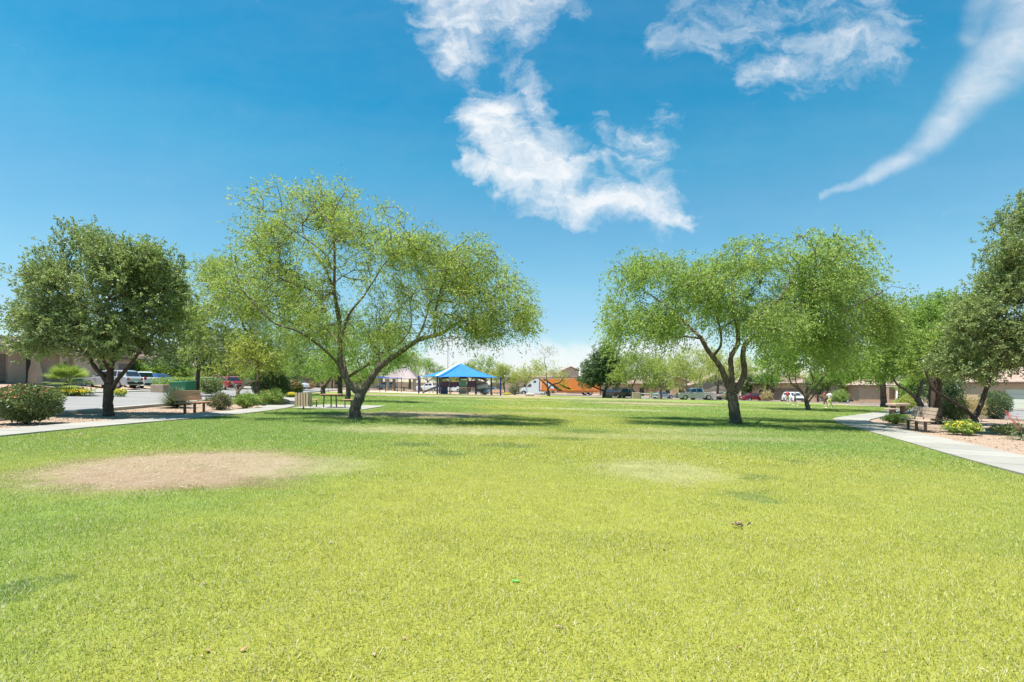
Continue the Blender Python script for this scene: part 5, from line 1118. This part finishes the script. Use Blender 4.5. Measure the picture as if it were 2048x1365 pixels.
for s in (-1, 1): MB().tube([(-.6, s*.72, .3), (-.6, s*.86, .3)], .3, 14).build('wheel', M['tyre'], t)

# semi truck with orange trailer, broadside, cab to the left
t = thing('semi_truck', 'white semi truck with a long orange trailer parked beyond the lawn', 'truck', GY(1120, 122)+Vector((0, 0, 0)), 0)
x0 = (1034-1120)/F*122                                     # nose
def poly_part(nm, mt, poly, y0, y1, parent=None): return MB().prism(poly, y0, y1).build(nm, M[mt], parent or t)
cabp = [(x0+.1, .55), (x0+.15, 1.35), (x0+1.1, 1.75), (x0+2.0, 1.95), (x0+2.7, 2.75), (x0+3.6, 3.55), (x0+4.6, 3.95), (x0+5.3, 3.95), (x0+5.3, .9), (x0+6.6, .85), (x0+6.6, .45), (x0+2.35, .45), (x0+2.3, .75), (x0+1.9, 1.1), (x0+1.3, 1.1), (x0+.95, .8), (x0+.9, .5)]
poly_part('cab', 'p_white', cabp, -1.25, 1.25)
for s in (-1, 1):
    y_ = s*1.26
    poly_part('side_window', 'glass', [(x0+2.35, 2.0), (x0+2.85, 2.65), (x0+3.45, 2.68), (x0+3.45, 2.0)], y_-.006, y_+.006); poly_part('sleeper_window', 'glass', [(x0+3.9, 3.0), (x0+4.1, 3.45), (x0+4.6, 3.45), (x0+4.6, 3.0)], y_-.006, y_+.006)
    poly_part('mirror', 'black_trim', [(x0+2.0, 1.9), (x0+2.0, 2.6), (x0+2.15, 2.6), (x0+2.15, 1.9)], s*1.38-.08, s*1.38+.08); MB().tube([(x0+5.55, s*1.05, .8), (x0+5.55, s*1.05, 4.1)], .09, 8).build('exhaust', M['rim'], t); part('headlight', M['lamp_clear'], t, (x0+.14, s*.95, 1.05), (.12, .4, .25))
wsn = [(x0+2.02, 2.0), (x0+2.66, 2.74), (x0+2.60, 2.78), (x0+1.96, 2.04)]; poly_part('windscreen', 'glass', wsn, -1.1, 1.1); part('grille', M['rim'], t, (x0+.10, 0, 1.0), (.06, 1.3, .7)); part('bumper', M['p_white'], t, (x0+.0, 0, .5), (.3, 2.4, .4), bev=.08)
xt0 = x0+4.9; xt1 = (1253-1120)/F*122-2.2; zt = 4.0
for nm, a, b_, c0, c1 in (('trailer', xt0+.6, xt1, 1.05, zt),): part(nm, M['orange_panel'], t, ((a+b_)/2, 0, (c0+c1)/2), (b_-a, 2.5, c1-c0))
part('belly_box', M['orange_panel'], t, ((xt0+5+xt1-5)/2, 0, .85), (xt1-xt0-10, 2.44, .4)); part('top_rail', M['white_print'], t, ((xt0+.6+xt1)/2, 0, zt+.03), (xt1-xt0-.6, 2.52, .07)); part('bottom_rail', M['black_trim'], t, ((xt0+.6+xt1)/2, 0, 1.02), (xt1-xt0-.6, 2.52, .08))
for i in range(15): part('rib', M['orange_panel'], t, (xt0+1.3+i*(xt1-xt0-1.2)/15, -1.262, 2.5), (.05, .02, 2.9))
yy = -1.28
for nm, mt, pl in (('printed_stripe', 'black_print', [(xt0+1.4, 3.9), (xt0+1.8, 3.9), (xt0+6.2, 1.1), (xt0+5.0, 1.1)]), ('printed_stripe', 'white_print', [(xt0+1.9, 3.4), (xt0+2.2, 3.4), (xt0+4.0, 2.1), (xt0+4.0, 1.4), (xt0+3.2, 1.6), (xt0+2.4, 2.4)]),
                   ('printed_stripe', 'yellow_print', [(xt0+4.3, 3.3), (xt0+4.9, 3.3), (xt0+9.0, 1.1), (xt0+7.6, 1.1)]), ('printed_stripe', 'yellow_print', [(xt0+5.0, 2.5), (xt0+5.5, 2.7), (xt0+8.3, 1.5), (xt0+7.8, 1.3)]),
                   ('printed_triangle', 'white_print', [(xt0+12.2, 2.9), (xt0+13.0, 3.6), (xt0+13.9, 3.4), (xt0+14.6, 2.9)]), ('printed_stripe', 'white_print', [(xt0+.75, 1.3), (xt0+.75, 3.8), (xt0+1.0, 3.8), (xt0+1.0, 1.3)]),
                   ('printed_dash', 'white_print', [(xt0+6.6, 1.75), (xt0+6.6, 1.85), (xt0+7.6, 1.9), (xt0+7.6, 1.78)]), ('printed_dash', 'white_print', [(xt0+12.4, 1.6), (xt0+12.4, 1.72), (xt0+13.6, 1.72), (xt0+13.6, 1.6)])):
    poly_part(nm, mt, pl, yy-.006, yy+.006)
for x in (x0+1.6, x0+6.3, x0+7.6, xt0+11.6, xt0+12.9, xt1-1.0):
    for s in (-1, 1):
        w_ = MB().tube([(x, s*.85, .5), (x, s*1.2, .5)], .5, 18).build('tyre', M['tyre'], t); MB().tube([(x, s*1.19, .5), (x, s*1.22, .5)], [.3, .26], 12).build('rim', M['rim'], w_)

# ------------------------------------------------------------------ benches, table, receptacle
def bench(label, base, rz, wood, length=2.0, group='slatted park benches'):
    t = thing('park_bench', label, 'bench', base, rz, group)          # sits facing local -y, length along x
    for i in range(3): part('seat_slat', M[wood], t, (0, -.17+i*.17, .45), (length, .145, .045), bev=.006)
    Mr = Matrix.Rotation(R(-14), 3, 'X')
    for i in range(3): part('back_slat', M[wood], t, (0, .245+i*.037, .62+i*.148), (length, .042, .135), bev=.006, M=Mr)
    for x in (-length*.38, 0, length*.38):
        lg = MB(); lg.box((x, .02, .2), (.07, .09, .46)); lg.build('leg', M['brown_metal'], t)
        ar_ = MB(); ar_.tube([(x, -.24, .40), (x, -.05, .405), (x, .16, .405), (x, .25, .46), (x, .29, .60), (x, .36, .92)], .024, 6); ar_.build('bracket', M['brown_metal'], t)
    return t
b = (G(363, 829)+G(415, 823))/2; d = G(415, 823)-G(363, 829)
bench('slatted orange-tan bench on gravel beside the left path', b, math.atan2(d.y, d.x)+0, 'wood_orange', 2.25)
b = (G(1813, 858)+G(1852, 865))/2; d = G(1813, 858)-G(1852, 865)
bench('weathered grey bench in dappled shade beside the right path', b, math.atan2(d.y, d.x)+math.pi, 'wood_grey', 2.2)
bench('reddish far bench right of the spiral slide', GY(995, 90)+Vector((0, 0, .05)), R(0), 'wood_orange', 2.4)
t = thing('stone_seat', 'low brown table and seat slabs behind the right bench', 'table', G(1822, 832)+Vector((0, 1.2, 0)), R(10))
part('top', M['wood_grey'], t, (0, 0, .76), (1.25, .8, .16), bev=.02); part('side_seat', M['wood_grey'], t, (-.9, -.3, .44), (.9, .35, .1), bev=.02)
for x in (-.4, .4): part('pedestal', M['brown_metal'], t, (x, 0, .35), (.16, .3, .72))
part('pedestal', M['brown_metal'], t, (-.9, -.3, .2), (.12, .2, .42))
b = G(656, 818)+Vector((0, .6, .05)); t = thing('picnic_table', 'square wooden picnic table with four posts on the concrete pad', 'table', b, R(4))
for i in range(6): part('plank', M['wood_orange'], t, (0, -.42+i*.17, .74), (1.02, .155, .05), bev=.006)
part('apron', M['wood_dark'], t, (0, 0, .69), (.9, .9, .05))
for x, y in ((-.36, -.36), (.36, -.36), (-.14, .34), (.16, .34)): MB().tube([(x, y, -.02), (x*.9, y*.9, .68)], .035, 7).build('leg', M['brown_metal'], t)
for s, lab in ((-1, 'small wooden seat on two posts left of the picnic table'), (1, 'small wooden seat on two posts right of the picnic table')):
    q = thing('small_bench', lab, 'seat', b+Vector((s*.98-.03, -.1, 0)), R(4), 'seats beside the picnic table')
    for i in range(3): part('plank', M['wood_orange'], q, (0, -.17+i*.17, .44), (.56, .155, .05), bev=.006)
    for x in (-.17, .17): MB().tube([(x, 0, -.02), (x, 0, .42)], .032, 7).build('leg', M['brown_metal'], q)
b = G(607, 819.5); t = thing('trash_receptacle', 'beige slatted trash receptacle on a post by the path', 'bin', b, R(8))
MB().tube([(0, 0, -.03), (0, 0, .3)], .035, 8).build('post', M['brown_metal'], t); MB().tube([(0, 0, .2), (0, 0, .88)], [.27, .31], 8).build('liner', M['wood_dark'], t)
for sd in range(4):
    Rz = Matrix.Rotation(sd*math.pi/2, 3, 'Z')
    for i in range(5):
        c0 = Rz@Vector((-.27+i*.135, -.345, .53)); part('slat', M['wood_beige'], t, c0, (.098, .025, .72), M=Rz@Matrix.Rotation(R(-4.5), 3, 'X')@Matrix.Rotation(R(-2+random.uniform(-.5, .5)), 3, 'Y'))
    c0 = Rz@Vector((0, -.325, .30)); part('band', M['brown_metal'], t, c0, (.6, .015, .04), M=Rz)
# bins, boxes
b = lv(-.657*40, 40); t = thing('green_bin', 'green dumpster-like bin on the street edge behind the yucca', 'bin', b+Vector((0, 0, .03)), R(-10))
MB().add([(-.62, -.5, 0), (.62, -.5, 0), (.62, .5, 0), (-.62, .5, 0), (-.7, -.55, 1.05), (.7, -.55, 1.05), (.7, .55, 1.15), (-.7, .55, 1.15)], [(0, 3, 2, 1), (0, 1, 5, 4), (1, 2, 6, 5), (2, 3, 7, 6), (3, 0, 4, 7), (4, 5, 6, 7)]).build('body', M['bin_green'], t); part('lid', M['bin_green'], t, (0, 0, 1.14), (1.5, 1.2, .05), M=Matrix.Rotation(R(5), 3, 'X'))
part('side_panel', M['blue_metal'], t, (-.76, .0, .6), (.05, .9, 1.0))
b = lv(-.704*46, 46); part('utility_box', M['block'], None, b+Vector((0, 0, .35)), (1.2, .8, .8), bev=.04); setp(bpy.context.scene.objects[-1] if False else [o for o in COL.objects if o.name.startswith('utility_box')][-1], 'square tan utility box at the kerb in front of the blue car', 'utility box')
b = GY(1272, 88); part('stone_pillar', M['block'], None, b+Vector((0, 0, .55)), (1.3, .6, 1.2), bev=.03); setp([o for o in COL.objects if o.name.startswith('stone_pillar')][-1], 'square pale stone pillar at the left end of the white rail fence', 'pillar')
t = thing('rail_fence', 'low white two-rail fence in front of the silver sedan', 'fence', GY(1281, 88), R(-4))
for z in (.45, .95): part('rail', M['white'], t, (1.6, 0, z), (3.4, .06, .14))
for x in (.0, 1.6, 3.2): part('post', M['block'], t, (x, 0, .5), (.16, .12, 1.05))
for i, (px, py, w_, lab, mt) in enumerate(((515, 793, .5, 'pale upright boulder between the two bright green bushes', 'rock'), (563, 809, .55, 'flat orange boulder at the path bend', 'orange_rock'), (556, 803, .5, 'squat orange boulder behind the flat one at the path bend', 'orange_rock'), (1060, 786, 1.0, 'pale boulder left of the semi truck front wheel', 'rock'), (1215, 796, 1.0, 'pale boulder between trailer and black car', 'rock'))):
    b = G(px, py) if py > 790 and px < 600 else GY(px, 100); bm = bmesh.new(); bmesh.ops.create_icosphere(bm, subdivisions=2, radius=.5); rr = random.Random(i)
    for v in bm.verts: v.co *= 1+rr.uniform(-.13, .13); v.co.x *= w_*2; v.co.y *= w_*1.3; v.co.z *= w_*(1.6 if i == 0 else .8); v.co.z += w_*.25
    me = bpy.data.meshes.new('boulder'); bm.to_mesh(me); bm.free(); me.materials.append(M[mt]); link('boulder', me, None, None, lab, 'rock', 'boulders around the park', b)

# ------------------------------------------------------------------ playground
b = GY(920, 80); pz = lambda x, y: float(gz(b.x+x, b.y+y))-b.z
t = thing('shade_canopy', 'blue fabric shade canopy on navy posts over the playground', 'canopy', b)
s80 = 80/F; cor = [(-79*s80, -1.5, 2.85), (-37*s80, -4.5, 2.75), (82*s80, -3.0, 2.65), (60*s80, 4.8, 2.7), (-50*s80, 5.0, 2.85)]; pk = Vector((2*s80, .2, 5.0))
for i, c in enumerate(cor): z = pz(c[0], c[1]); MB().tube([(c[0], c[1], z-.1), (c[0], c[1], c[2]+.1)], .14, 8).build('post', M['navy'], t)
def sail(cs, pk, nm, mt):
    n = 8; mb = MB(); cs = [Vector(c) for c in cs]
    for i in range(len(cs)):
        a, c = cs[i], cs[(i+1) % len(cs)]; cen_ = (a+c)/2; inn = Vector((pk.x, pk.y, cen_.z)); vs = []
        for v in range(n+1):
            tv = v/n
            for u_ in range(n+1):
                tu = u_/n; e = a.lerp(c, tu); e = e.lerp(inn, .13*4*tu*(1-tu)); e.z += .10*4*tu*(1-tu)
                q = e.lerp(pk, tv); q.z = e.z+(pk.z-e.z)*(tv**1.35); vs.append(q)
        k = n+1; mb.add(vs, [(j*k+i_, j*k+i_+1, (j+1)*k+i_+1, (j+1)*k+i_) for j in range(n) for i_ in range(n)])
    o = mb.build(nm, M[mt], t, smooth=True); sm = o.modifiers.new('cloth', 'SOLIDIFY'); sm.thickness = .02; return o
sail(cor, pk, 'fabric', 'canopy')
MB().add([(cor[1][0]+.1, cor[1][1], 2.95), (pk.x-.3, pk.y-.5, 4.95), (pk.x-.45, pk.y-.35, 4.98), (cor[1][0]-.35, cor[1][1]+.1, 2.95)], [(0, 1, 2, 3), (3, 2, 1, 0)]).build('seam_strip', M['white_print'], t)
sail([(1.2, -2.0, 2.75), (4.3, -1.0, 2.2), (4.6, 1.6, 2.5), (.8, 1.4, 3.2)], Vector((2.2, 0, 3.15)), 'orange_fabric', 'canopy_orange')
# play structure
b = GY(912, 80)+Vector((0, 0, .04)); t = thing('play_structure', 'purple and navy play structure with slide and spiral tube under the blue canopy', 'play structure', b)
for x in (-2.4, -.9, .6, 1.9, 3.2):
    for y in (-.8, .8): MB().tube([(x, y, -.05), (x, y, 2.5 if x != .6 else 2.9)], .06, 7).build('post', M['navy'], t)
for x0_, x1_ in ((-2.4, -.9), (.6, 1.9), (1.9, 3.2)): part('deck', M['wood_dark'], t, ((x0_+x1_)/2, 0, 1.2), (x1_-x0_, 1.6, .1))
part('bridge', M['navy'], t, (-.15, 0, 1.15), (1.5, 1.2, .08))
for x, z, w_, h_, mt in ((-1.65, 1.65, 1.3, .8, 'purple'), (-.15, 1.6, 1.4, .7, 'purple'), (1.25, 1.75, 1.1, 1.0, 'teal'), (2.55, 1.7, 1.2, .9, 'purple')): part('panel', M[mt], t, (x, -.8, z), (w_, .05, h_), bev=.02)
part('climbing_panel', M['stone_col'], t, (1.25, -.85, .55), (1.1, .08, 1.0)); part('lower_panel', M['navy'], t, (-1.75, -.85, .6), (1.1, .08, 1.1))
for x in (-1.65, 1.25): MB().add([(x-.8, -.9, 2.5), (x+.8, -.9, 2.5), (x+.8, .9, 2.5), (x-.8, .9, 2.5), (x, 0, 3.0)], [(0, 1, 4), (1, 2, 4), (2, 3, 4), (3, 0, 4), (0, 3, 2, 1)]).build('roof', M['purple'], t)
mb = MB(); mb.add([(-2.4, -.45, 1.25), (-2.4, .35, 1.25), (-5.2, .35-.6, .15), (-5.2, -.45-.6, .15), (-2.4, -.45, 1.6), (-2.4, .35, 1.6), (-5.2, -.25, .45), (-5.2, -1.05, .45)], [(0, 1, 2, 3), (3, 2, 1, 0), (0, 3, 7, 4), (4, 7, 3, 0), (1, 5, 6, 2), (2, 6, 5, 1)]); sl2 = mb.build('slide', M['slide'], t); sl2.modifiers.new('sheet', 'SOLIDIFY').thickness = .05
pts_ = [(3.3+.75+.75*math.cos(a), .2+.75*math.sin(a), 2.0-1.7*k/24) for k in range(25) for a in [math.pi-k*.42]]; MB().tube(pts_, .38, 10).build('spiral_slide', M['slide'], t, smooth=True)
mb = MB(); [mb.tube([(3.1+.3*k, -.9, .1), (3.3+.25*k, -.5, 1.3+.1*k)], .03, 5) for k in range(4)]; mb.build('climber', M['navy'], t)
for x in (-4.2, -3.6): MB().tube([(x, -.6, 0), (x, -.6, .55)], .04, 6).build('slide_support', M['navy'], t)
# swing set
b = GY(770, 82); t = thing('swing_set', 'blue-topped swing frame left of the gazebo', 'swing set', b)
MB().tube([(-2.6, 0, 2.45), (.6, 0, 2.45)], .07, 8).build('top_beam', M['blue_metal'], t); MB().tube([(-.5, -1.2, 2.35), (2.5, 1.0, 2.35)], .06, 8).build('side_beam', M['blue_metal'], t)
for x, y in ((-2.6, 0), (-.6, -.9), (.1, 0), (2.0, 0), (2.5, 1.0), (-.2, 1.3)): MB().tube([(x, y, -.1), (x, y, 2.42)], .055, 7).build('post', M['navy'], t)
for x in (-1.6, -.2): 
    sw = MB(); [sw.tube([(x+s*.22, 0, 2.4), (x+s*.2, 0, .5)], .012, 4) for s in (-1, 1)]; q = sw.build('chain', M['brown_metal'], t); part('seat', M['black_trim'], t, (x, 0, .48), (.45, .16, .04))
# gazebo
b = GY(808, 104); t = thing('gazebo', 'gazebo with a mauve metal hip roof and stone columns', 'gazebo', b)
mb = MB(); a_ = 3.9; rb_ = 1.1; z0_, z1_ = 2.5, 4.55
lo = [(a_*math.cos(R(45+90*i))*1.2, a_*math.sin(R(45+90*i))*1.2, z0_) for i in range(4)]; md_ = [(x*.42, y*.42, 4.3) for x, y, _ in lo]; hi = [(x*.15, y*.15, 4.75) for x, y, _ in lo]
for A1, A2 in ((lo, md_), (md_, hi)):
    for i in range(4): mb.add([A1[i], A1[(i+1) % 4], A2[(i+1) % 4], A2[i]], [(0, 1, 2, 3)])
mb.add(lo, [(0, 3, 2, 1)]); mb.build('roof', M['metal_roof'], t)
for k in range(15):
    x = -3.0+k*.43; MB().tube([(x, -3.31, 2.53), (x*.43, -1.41, 4.33)], .025, 4).build('roof_rib', M['metal_roof'], t)
part('vent', M['metal_roof'], t, (0, 0, 4.9), (.9, .9, .35)); MB().add([(-.6, -.6, 5.05), (.6, -.6, 5.05), (.6, .6, 5.05), (-.6, .6, 5.05), (0, 0, 5.4)], [(0, 1, 4), (1, 2, 4), (2, 3, 4), (3, 0, 4), (0, 3, 2, 1)]).build('vent_cap', M['metal_roof'], t)
for x in (-2.7, 2.7):
    for y in (-2.7, 2.7): part('column', M['stone_col'], t, (x, y, 1.25), (.55, .55, 2.6), bev=.04)
part('table', M['wood_dark'], t, (0, 0, .72), (1.8, .8, .1)); part('table_leg', M['brown_metal'], t, (0, 0, .35), (.2, .2, .7))
# mast
b = Vector(((896-CX)/F*300, 300, 2)); t = thing('radio_mast', 'thin lattice radio mast rising in the distance above the blue canopy', 'mast', b); H_ = 26.5
mb = MB(); 
for i in range(3): a = i*2.094; mb.tube([(.8*math.cos(a), .8*math.sin(a), -3), (.45*math.cos(a), .45*math.sin(a), H_)], .09, 4)
for k in range(13):
    z = k*2.0; 
    for i in range(3): a, c = i*2.094, (i+1)*2.094; mb.tube([(.65*math.cos(a), .65*math.sin(a), z), (.65*math.cos(c), .65*math.sin(c), z+2)], .05, 4)
mb.build('lattice', M['rim'], t); mb = MB(); [mb.box((.8*math.cos(a*2.094), .8*math.sin(a*2.094), H_-1.5+.3*a), (.3, .3, 2.2)) for a in range(3)]; mb.tube([(0, 0, H_), (0, 0, H_+2.5)], .05, 4); mb.build('antenna', M['white'], t)

# ------------------------------------------------------------------ people
def skin_mesh(nm, verts, edges, rad, mt, parent, root_i=0, sub=1):
    me = bpy.data.meshes.new(nm); me.from_pydata(verts, edges, []); me.materials.append(mt); o = link(nm, me, parent)
    md = o.modifiers.new('skin', 'SKIN'); md.use_smooth_shade = True
    for i, d_ in enumerate(me.skin_vertices[0].data): r_ = rad[i]; d_.radius = r_ if isinstance(r_, tuple) else (r_, r_); d_.use_root = (i == root_i)
    if sub: s_ = o.modifiers.new('smooth', 'SUBSURF'); s_.levels = s_.render_levels = sub
    return o
def person(label, base, rz, h, arms, legs, top, bottom, longp=False, group='people in the park'):
    t = thing('person', label, 'person', base, rz, group); k = h/1.75       # faces local -y
    V = [(0, 0, .95), (0, 0, 1.12), (0, -.01, 1.30), (0, 0, 1.45), (0, 0, 1.53), (0, -.01, 1.60), (0, -.02, 1.68), (0, -.01, 1.735)]
    Rr = [(.15, .11), (.13, .10), (.165, .11), (.11, .085), (.052, .055), (.065, .075), (.078, .095), (.055, .07)]; E = [(i, i+1) for i in range(7)]
    def add(p, r, par): V.append(p); Rr.append(r); E.append((par, len(V)-1)); return len(V)-1
    armp = []; legp = []
    for si, s in enumerate((-1, 1)):
        el, wr = arms[si]; sh = add((s*.18, 0, 1.42), (.058, .058), 3); e = add((s*.20+el[0]*s, el[1], 1.42+el[2]), (.042, .042), sh); w_ = add((s*.20+wr[0]*s, wr[1], 1.42+wr[2]), (.028, .03), e)
        dv = (Vector(V[w_])-Vector(V[e])).normalized(); pm = add(tuple(Vector(V[w_])+dv*.07), (.03, .018), w_); sdv = dv.cross(Vector((0, 1, .2))).normalized()
        for f in range(4): q = Vector(V[pm])+dv*(.05+.012*(1.5-abs(f-1.5)))+sdv*(f-1.5)*.02; add(tuple(q), (.009, .009), pm)
        th_ = Vector(V[w_])+dv*.06+sdv*.045; add(tuple(th_), (.010, .010), w_); armp.append((V[sh], V[e], V[w_]))
        kn, an = legs[si]; hp = add((s*.09, 0, .90), (.085, .09), 0); n_ = add((s*.10, kn[0], kn[1]), (.055, .06), hp); a_ = add((s*.10, an[0], an[1]), (.035, .04), n_)
        add((s*.11, an[0]-.10, an[1]-.045), (.035, .025), a_); add((s*.115, an[0]-.18, an[1]-.05), (.03, .02), len(V)-1); legp.append((V[hp], V[n_], V[a_]))
    sc_ = lambda P: [tuple(c*k for c in p) for p in P]; rs = lambda Q: [tuple(c*k for c in q) for q in Q]
    skin_mesh('body', sc_(V), E, rs(Rr), M['skin'], t)
    # face and hair
    for s in (-1, 1):
        part('eye', M['black_trim'], t, (s*.03*k, -.105*k, 1.675*k), (.016, .01, .01)); part('ear', M['skin'], t, (s*.082*k, -.01*k, 1.66*k), (.015, .03, .05), bev=.005)
        a_ = legp[(s+1)//2][2]; mb = MB(); mb.box((a_[0]*k, (a_[1]-.06)*k, (a_[2]-.05)*k), (.095*k, .27*k, .085*k), bev=.025); mb.build('shoe', M['white'], t)
    part('nose', M['skin'], t, (0, -.115*k, 1.655*k), (.02, .03, .035), bev=.008); part('mouth', M['red_fl'], t, (0, -.103*k, 1.62*k), (.04, .008, .008))
    bm = bmesh.new(); bmesh.ops.create_uvsphere(bm, u_segments=14, v_segments=9, radius=.5)
    bmesh.ops.delete(bm, geom=[v for v in bm.verts if v.co.z < -.12 or (v.co.y < -.32 and v.co.z < .18)], context='VERTS')
    for v in bm.verts: v.co = Vector((v.co.x*.19*k, v.co.y*.235*k-.0, v.co.z*.19*k+1.695*k))
    me = bpy.data.meshes.new('hair'); bm.to_mesh(me); bm.free(); me.materials.append(M['hair']); o = link('hair', me, t); o.modifiers.new('t', 'SOLIDIFY').thickness = .012
    # shirt: torso and short sleeves; shorts or trousers
    Vs = [(0, 0, .93), (0, 0, 1.12), (0, -.01, 1.30), (0, 0, 1.455)]; Rs = [(.175, .135), (.155, .125), (.185, .13), (.10, .08)]; Es = [(0, 1), (1, 2), (2, 3)]
    for sh, e, w_ in armp: Vs.append(sh); Rs.append((.078, .078)); Es.append((3, len(Vs)-1)); Vs.append(tuple(Vector(sh).lerp(Vector(e), .8))); Rs.append((.062, .062)); Es.append((len(Vs)-2, len(Vs)-1))
    skin_mesh('shirt', sc_(Vs), Es, rs(Rs), top, t)
    Vs = [(0, 0, 1.0), (0, 0, .90)]; Rs = [(.16, .125), (.17, .13)]; Es = [(0, 1)]
    for hp, kn, an in legp:
        Vs.append(tuple(Vector(hp)-Vector((0, 0, .06)))); Rs.append((.11, .115)); Es.append((1, len(Vs)-1)); Vs.append(tuple(Vector(hp).lerp(Vector(kn), .92))); Rs.append((.09, .095)); Es.append((len(Vs)-2, len(Vs)-1))
        if longp: Vs.append(tuple(Vector(kn).lerp(Vector(an), .85))); Rs.append((.06, .065)); Es.append((len(Vs)-2, len(Vs)-1))
    skin_mesh('trousers' if longp else 'shorts', sc_(Vs), Es, rs(Rs), bottom, t)
DOWN = ((.05, .02, -.28), (.06, -.05, -.52)); FWD = ((.02, -.20, -.20), (.0, -.45, -.10)); BENT = ((.06, .08, -.26), (.04, -.16, -.36))
STAND = ((.0, .48), (.02, .08)); STEPF = ((-.16, .52), (-.24, .09)); STEPB = ((.06, .48), (.30, .14))
cl = lambda nm, c: mat(nm, c, .85, .08)
person('person in white shirt and lime shorts walking left across the lawn', G(1659, 816.5), R(-82), 1.68, (FWD, DOWN), (STEPF, STEPB), cl('white_shirt', (.62, .64, .66)), cl('lime_shorts', (.42, .50, .12)))
person('person in grey shirt and dark shorts walking beside the multi-trunked tree', G(1590, 812), R(35), 1.6, (BENT, DOWN), (STEPF, STEPB), cl('grey_shirt', (.30, .32, .36)), cl('dark_shorts', (.05, .06, .10)))
person('person in red shirt standing at the lawn edge near the white car', G(1575, 808), R(-10), 1.7, (DOWN, BENT), (STAND, STAND), cl('red_shirt', (.50, .06, .07)), cl('khaki_shorts', (.34, .26, .18)))
person('person in dark red top standing just behind the white-shirted walker', G(1649, 812.5), R(40), 1.65, (BENT, BENT), (STAND, STEPF), cl('dark_red_top', (.35, .04, .04)), cl('brown_trousers', (.16, .10, .07)), True)
person('child in green top and orange trousers standing before the silver sedan', GY(1303, 86), R(15), 1.45, (BENT, BENT), (STAND, STAND), cl('green_top', (.10, .42, .12)), cl('orange_trousers', (.62, .26, .16)), True)
person('person in olive clothes standing behind the lone mesquite trunk', GY(1450, 80), R(20), 1.6, (BENT, DOWN), (STAND, STAND), cl('olive_top', (.35, .34, .14)), cl('olive_trousers', (.22, .22, .12)), True)

# ------------------------------------------------------------------ small things lying on the lawn
def dry_leaf(px, py, size, mt, label, rz, name='fallen_leaf', cat='leaf'):
    size *= .7; b = G(px, py)+Vector((0, 0, .018)); vs = []; n = 7; rr = random.Random(int(px))
    if 'stalk' in label:
        q = MB(); q.tube([(-size*.6, 0, .004), (0, size*.08, .012), (size*.6, 0, .006)], [.0018, .0024, .0012], 5)
        o = q.build('straw_stalk', M['straw'], None, True, label=label, cat='straw stalk', group='dry leaves fallen on the lawn', loc=b); o.rotation_euler = (0, 0, rz); return
    mb = MB()
    for i in range(n+1):
        t_ = i/n; w_ = size*.22*math.sin(math.pi*min(1, t_*.96+.03))**.8; x = size*(t_-.5); z = size*.12*math.sin(t_*3+rr.random()); c_ = .25*w_
        vs += [(x, -w_, z+c_), (x, 0, z), (x, w_, z+c_*rr.uniform(.4, 1.2))]
    mb.add(vs, [(i*3+j, i*3+j+1, i*3+j+4, i*3+j+3) for i in range(n) for j in range(2)]); o = mb.build(name, M[mt], None, True, label=label, cat=cat, group='dry leaves fallen on the lawn', loc=b); o.rotation_euler = (rr.uniform(-.3, .3), rr.uniform(-.3, .3), rz); o.modifiers.new('t', 'SOLIDIFY').thickness = .0015
DL = [(1118, 1260, .075, 'leaf_pale', 'pinkish curled dry leaf near the bottom centre of the lawn'), (1327, 1102, .09, 'leaf_dry', 'thin brown dry leaf right of centre on the near lawn'), (415, 1308, .055, 'leaf_dry', 'brown dry leaf at the lower left, left one of a pair'),
      (488, 1306, .06, 'leaf_dry', 'brown dry leaf at the lower left, right one of a pair'), (748, 1316, .06, 'leaf_pale', 'tan dry leaf on the near lawn left of centre'), (810, 1283, .05, 'leaf_dry', 'small dark leaf on the near lawn left of centre'),
      (1480, 1302, .05, 'leaf_dry', 'small dark leaf near the bottom right of the lawn'), (1770, 1308, .04, 'leaf_pale', 'tiny reddish leaf at the bottom right of the lawn'), (1286, 1102, .05, 'leaf_pale', 'pale leaf beside the thin brown leaf right of centre'),
      (1172, 1057, .08, 'leaf_pale', 'pale straw stalk on the lawn below centre'), (1035, 1224, .08, 'leaf_pale', 'pale straw stalk on the lawn above the pinkish leaf'), (1635, 1155, .04, 'leaf_dry', 'small brown leaf on the right of the near lawn'),
      (406, 1173, .05, 'leaf_pale', 'pale leaf on the left of the near lawn'), (206, 1130, .07, 'leaf_pale', 'pale straw stalk on the left of the near lawn'), (160, 872, .22, 'leaf_dry', 'curled brown palm scrap on the grass near the left path')]
for i, (x, y, s_, mt, lb) in enumerate(DL): dry_leaf(x, y, s_, mt, lb, i*1.3)
b = G(1485, 1058)+Vector((0, 0, .03)); t = thing('seed_pod_cluster', 'curled dark and straw dry seed pods on the near right lawn', 'seed pods', b)
for i in range(7):
    a = i*.9; q = Vector((.05*math.cos(a*2)-.01*i, .03*math.sin(a*3), .01)); MB().tube([q, q+Vector((.03*math.cos(a), .03*math.sin(a), .025)), q+Vector((.06*math.cos(a+.6), .06*math.sin(a+.6), .005))], [.005, .011, .003], 6).build('pod', M['leaf_dry'] if i % 2 else M['dark_door'], t, True)
b = G(1033, 1168)+Vector((0, 0, .022)); mb = MB(); mb.box((0, 0, 0), (.048, .014, .012), bev=.004); mb.box((-.026, 0, .002), (.012, .018, .016), bev=.003)
o = mb.build('plastic_scrap', mat('bright_green_plastic', (.12, .60, .10), .4, 0), None, label='small bright green plastic piece lying in the grass near centre', cat='litter', loc=b)
b = G(662, 1092)+Vector((0, 0, .03)); mb = MB(); mb.box((0, 0, 0), (.03, .025, .022), bev=.009); mb.build('pebble', M['rock'], None, label='small grey pebble in the grass left of centre', cat='rock', loc=b)
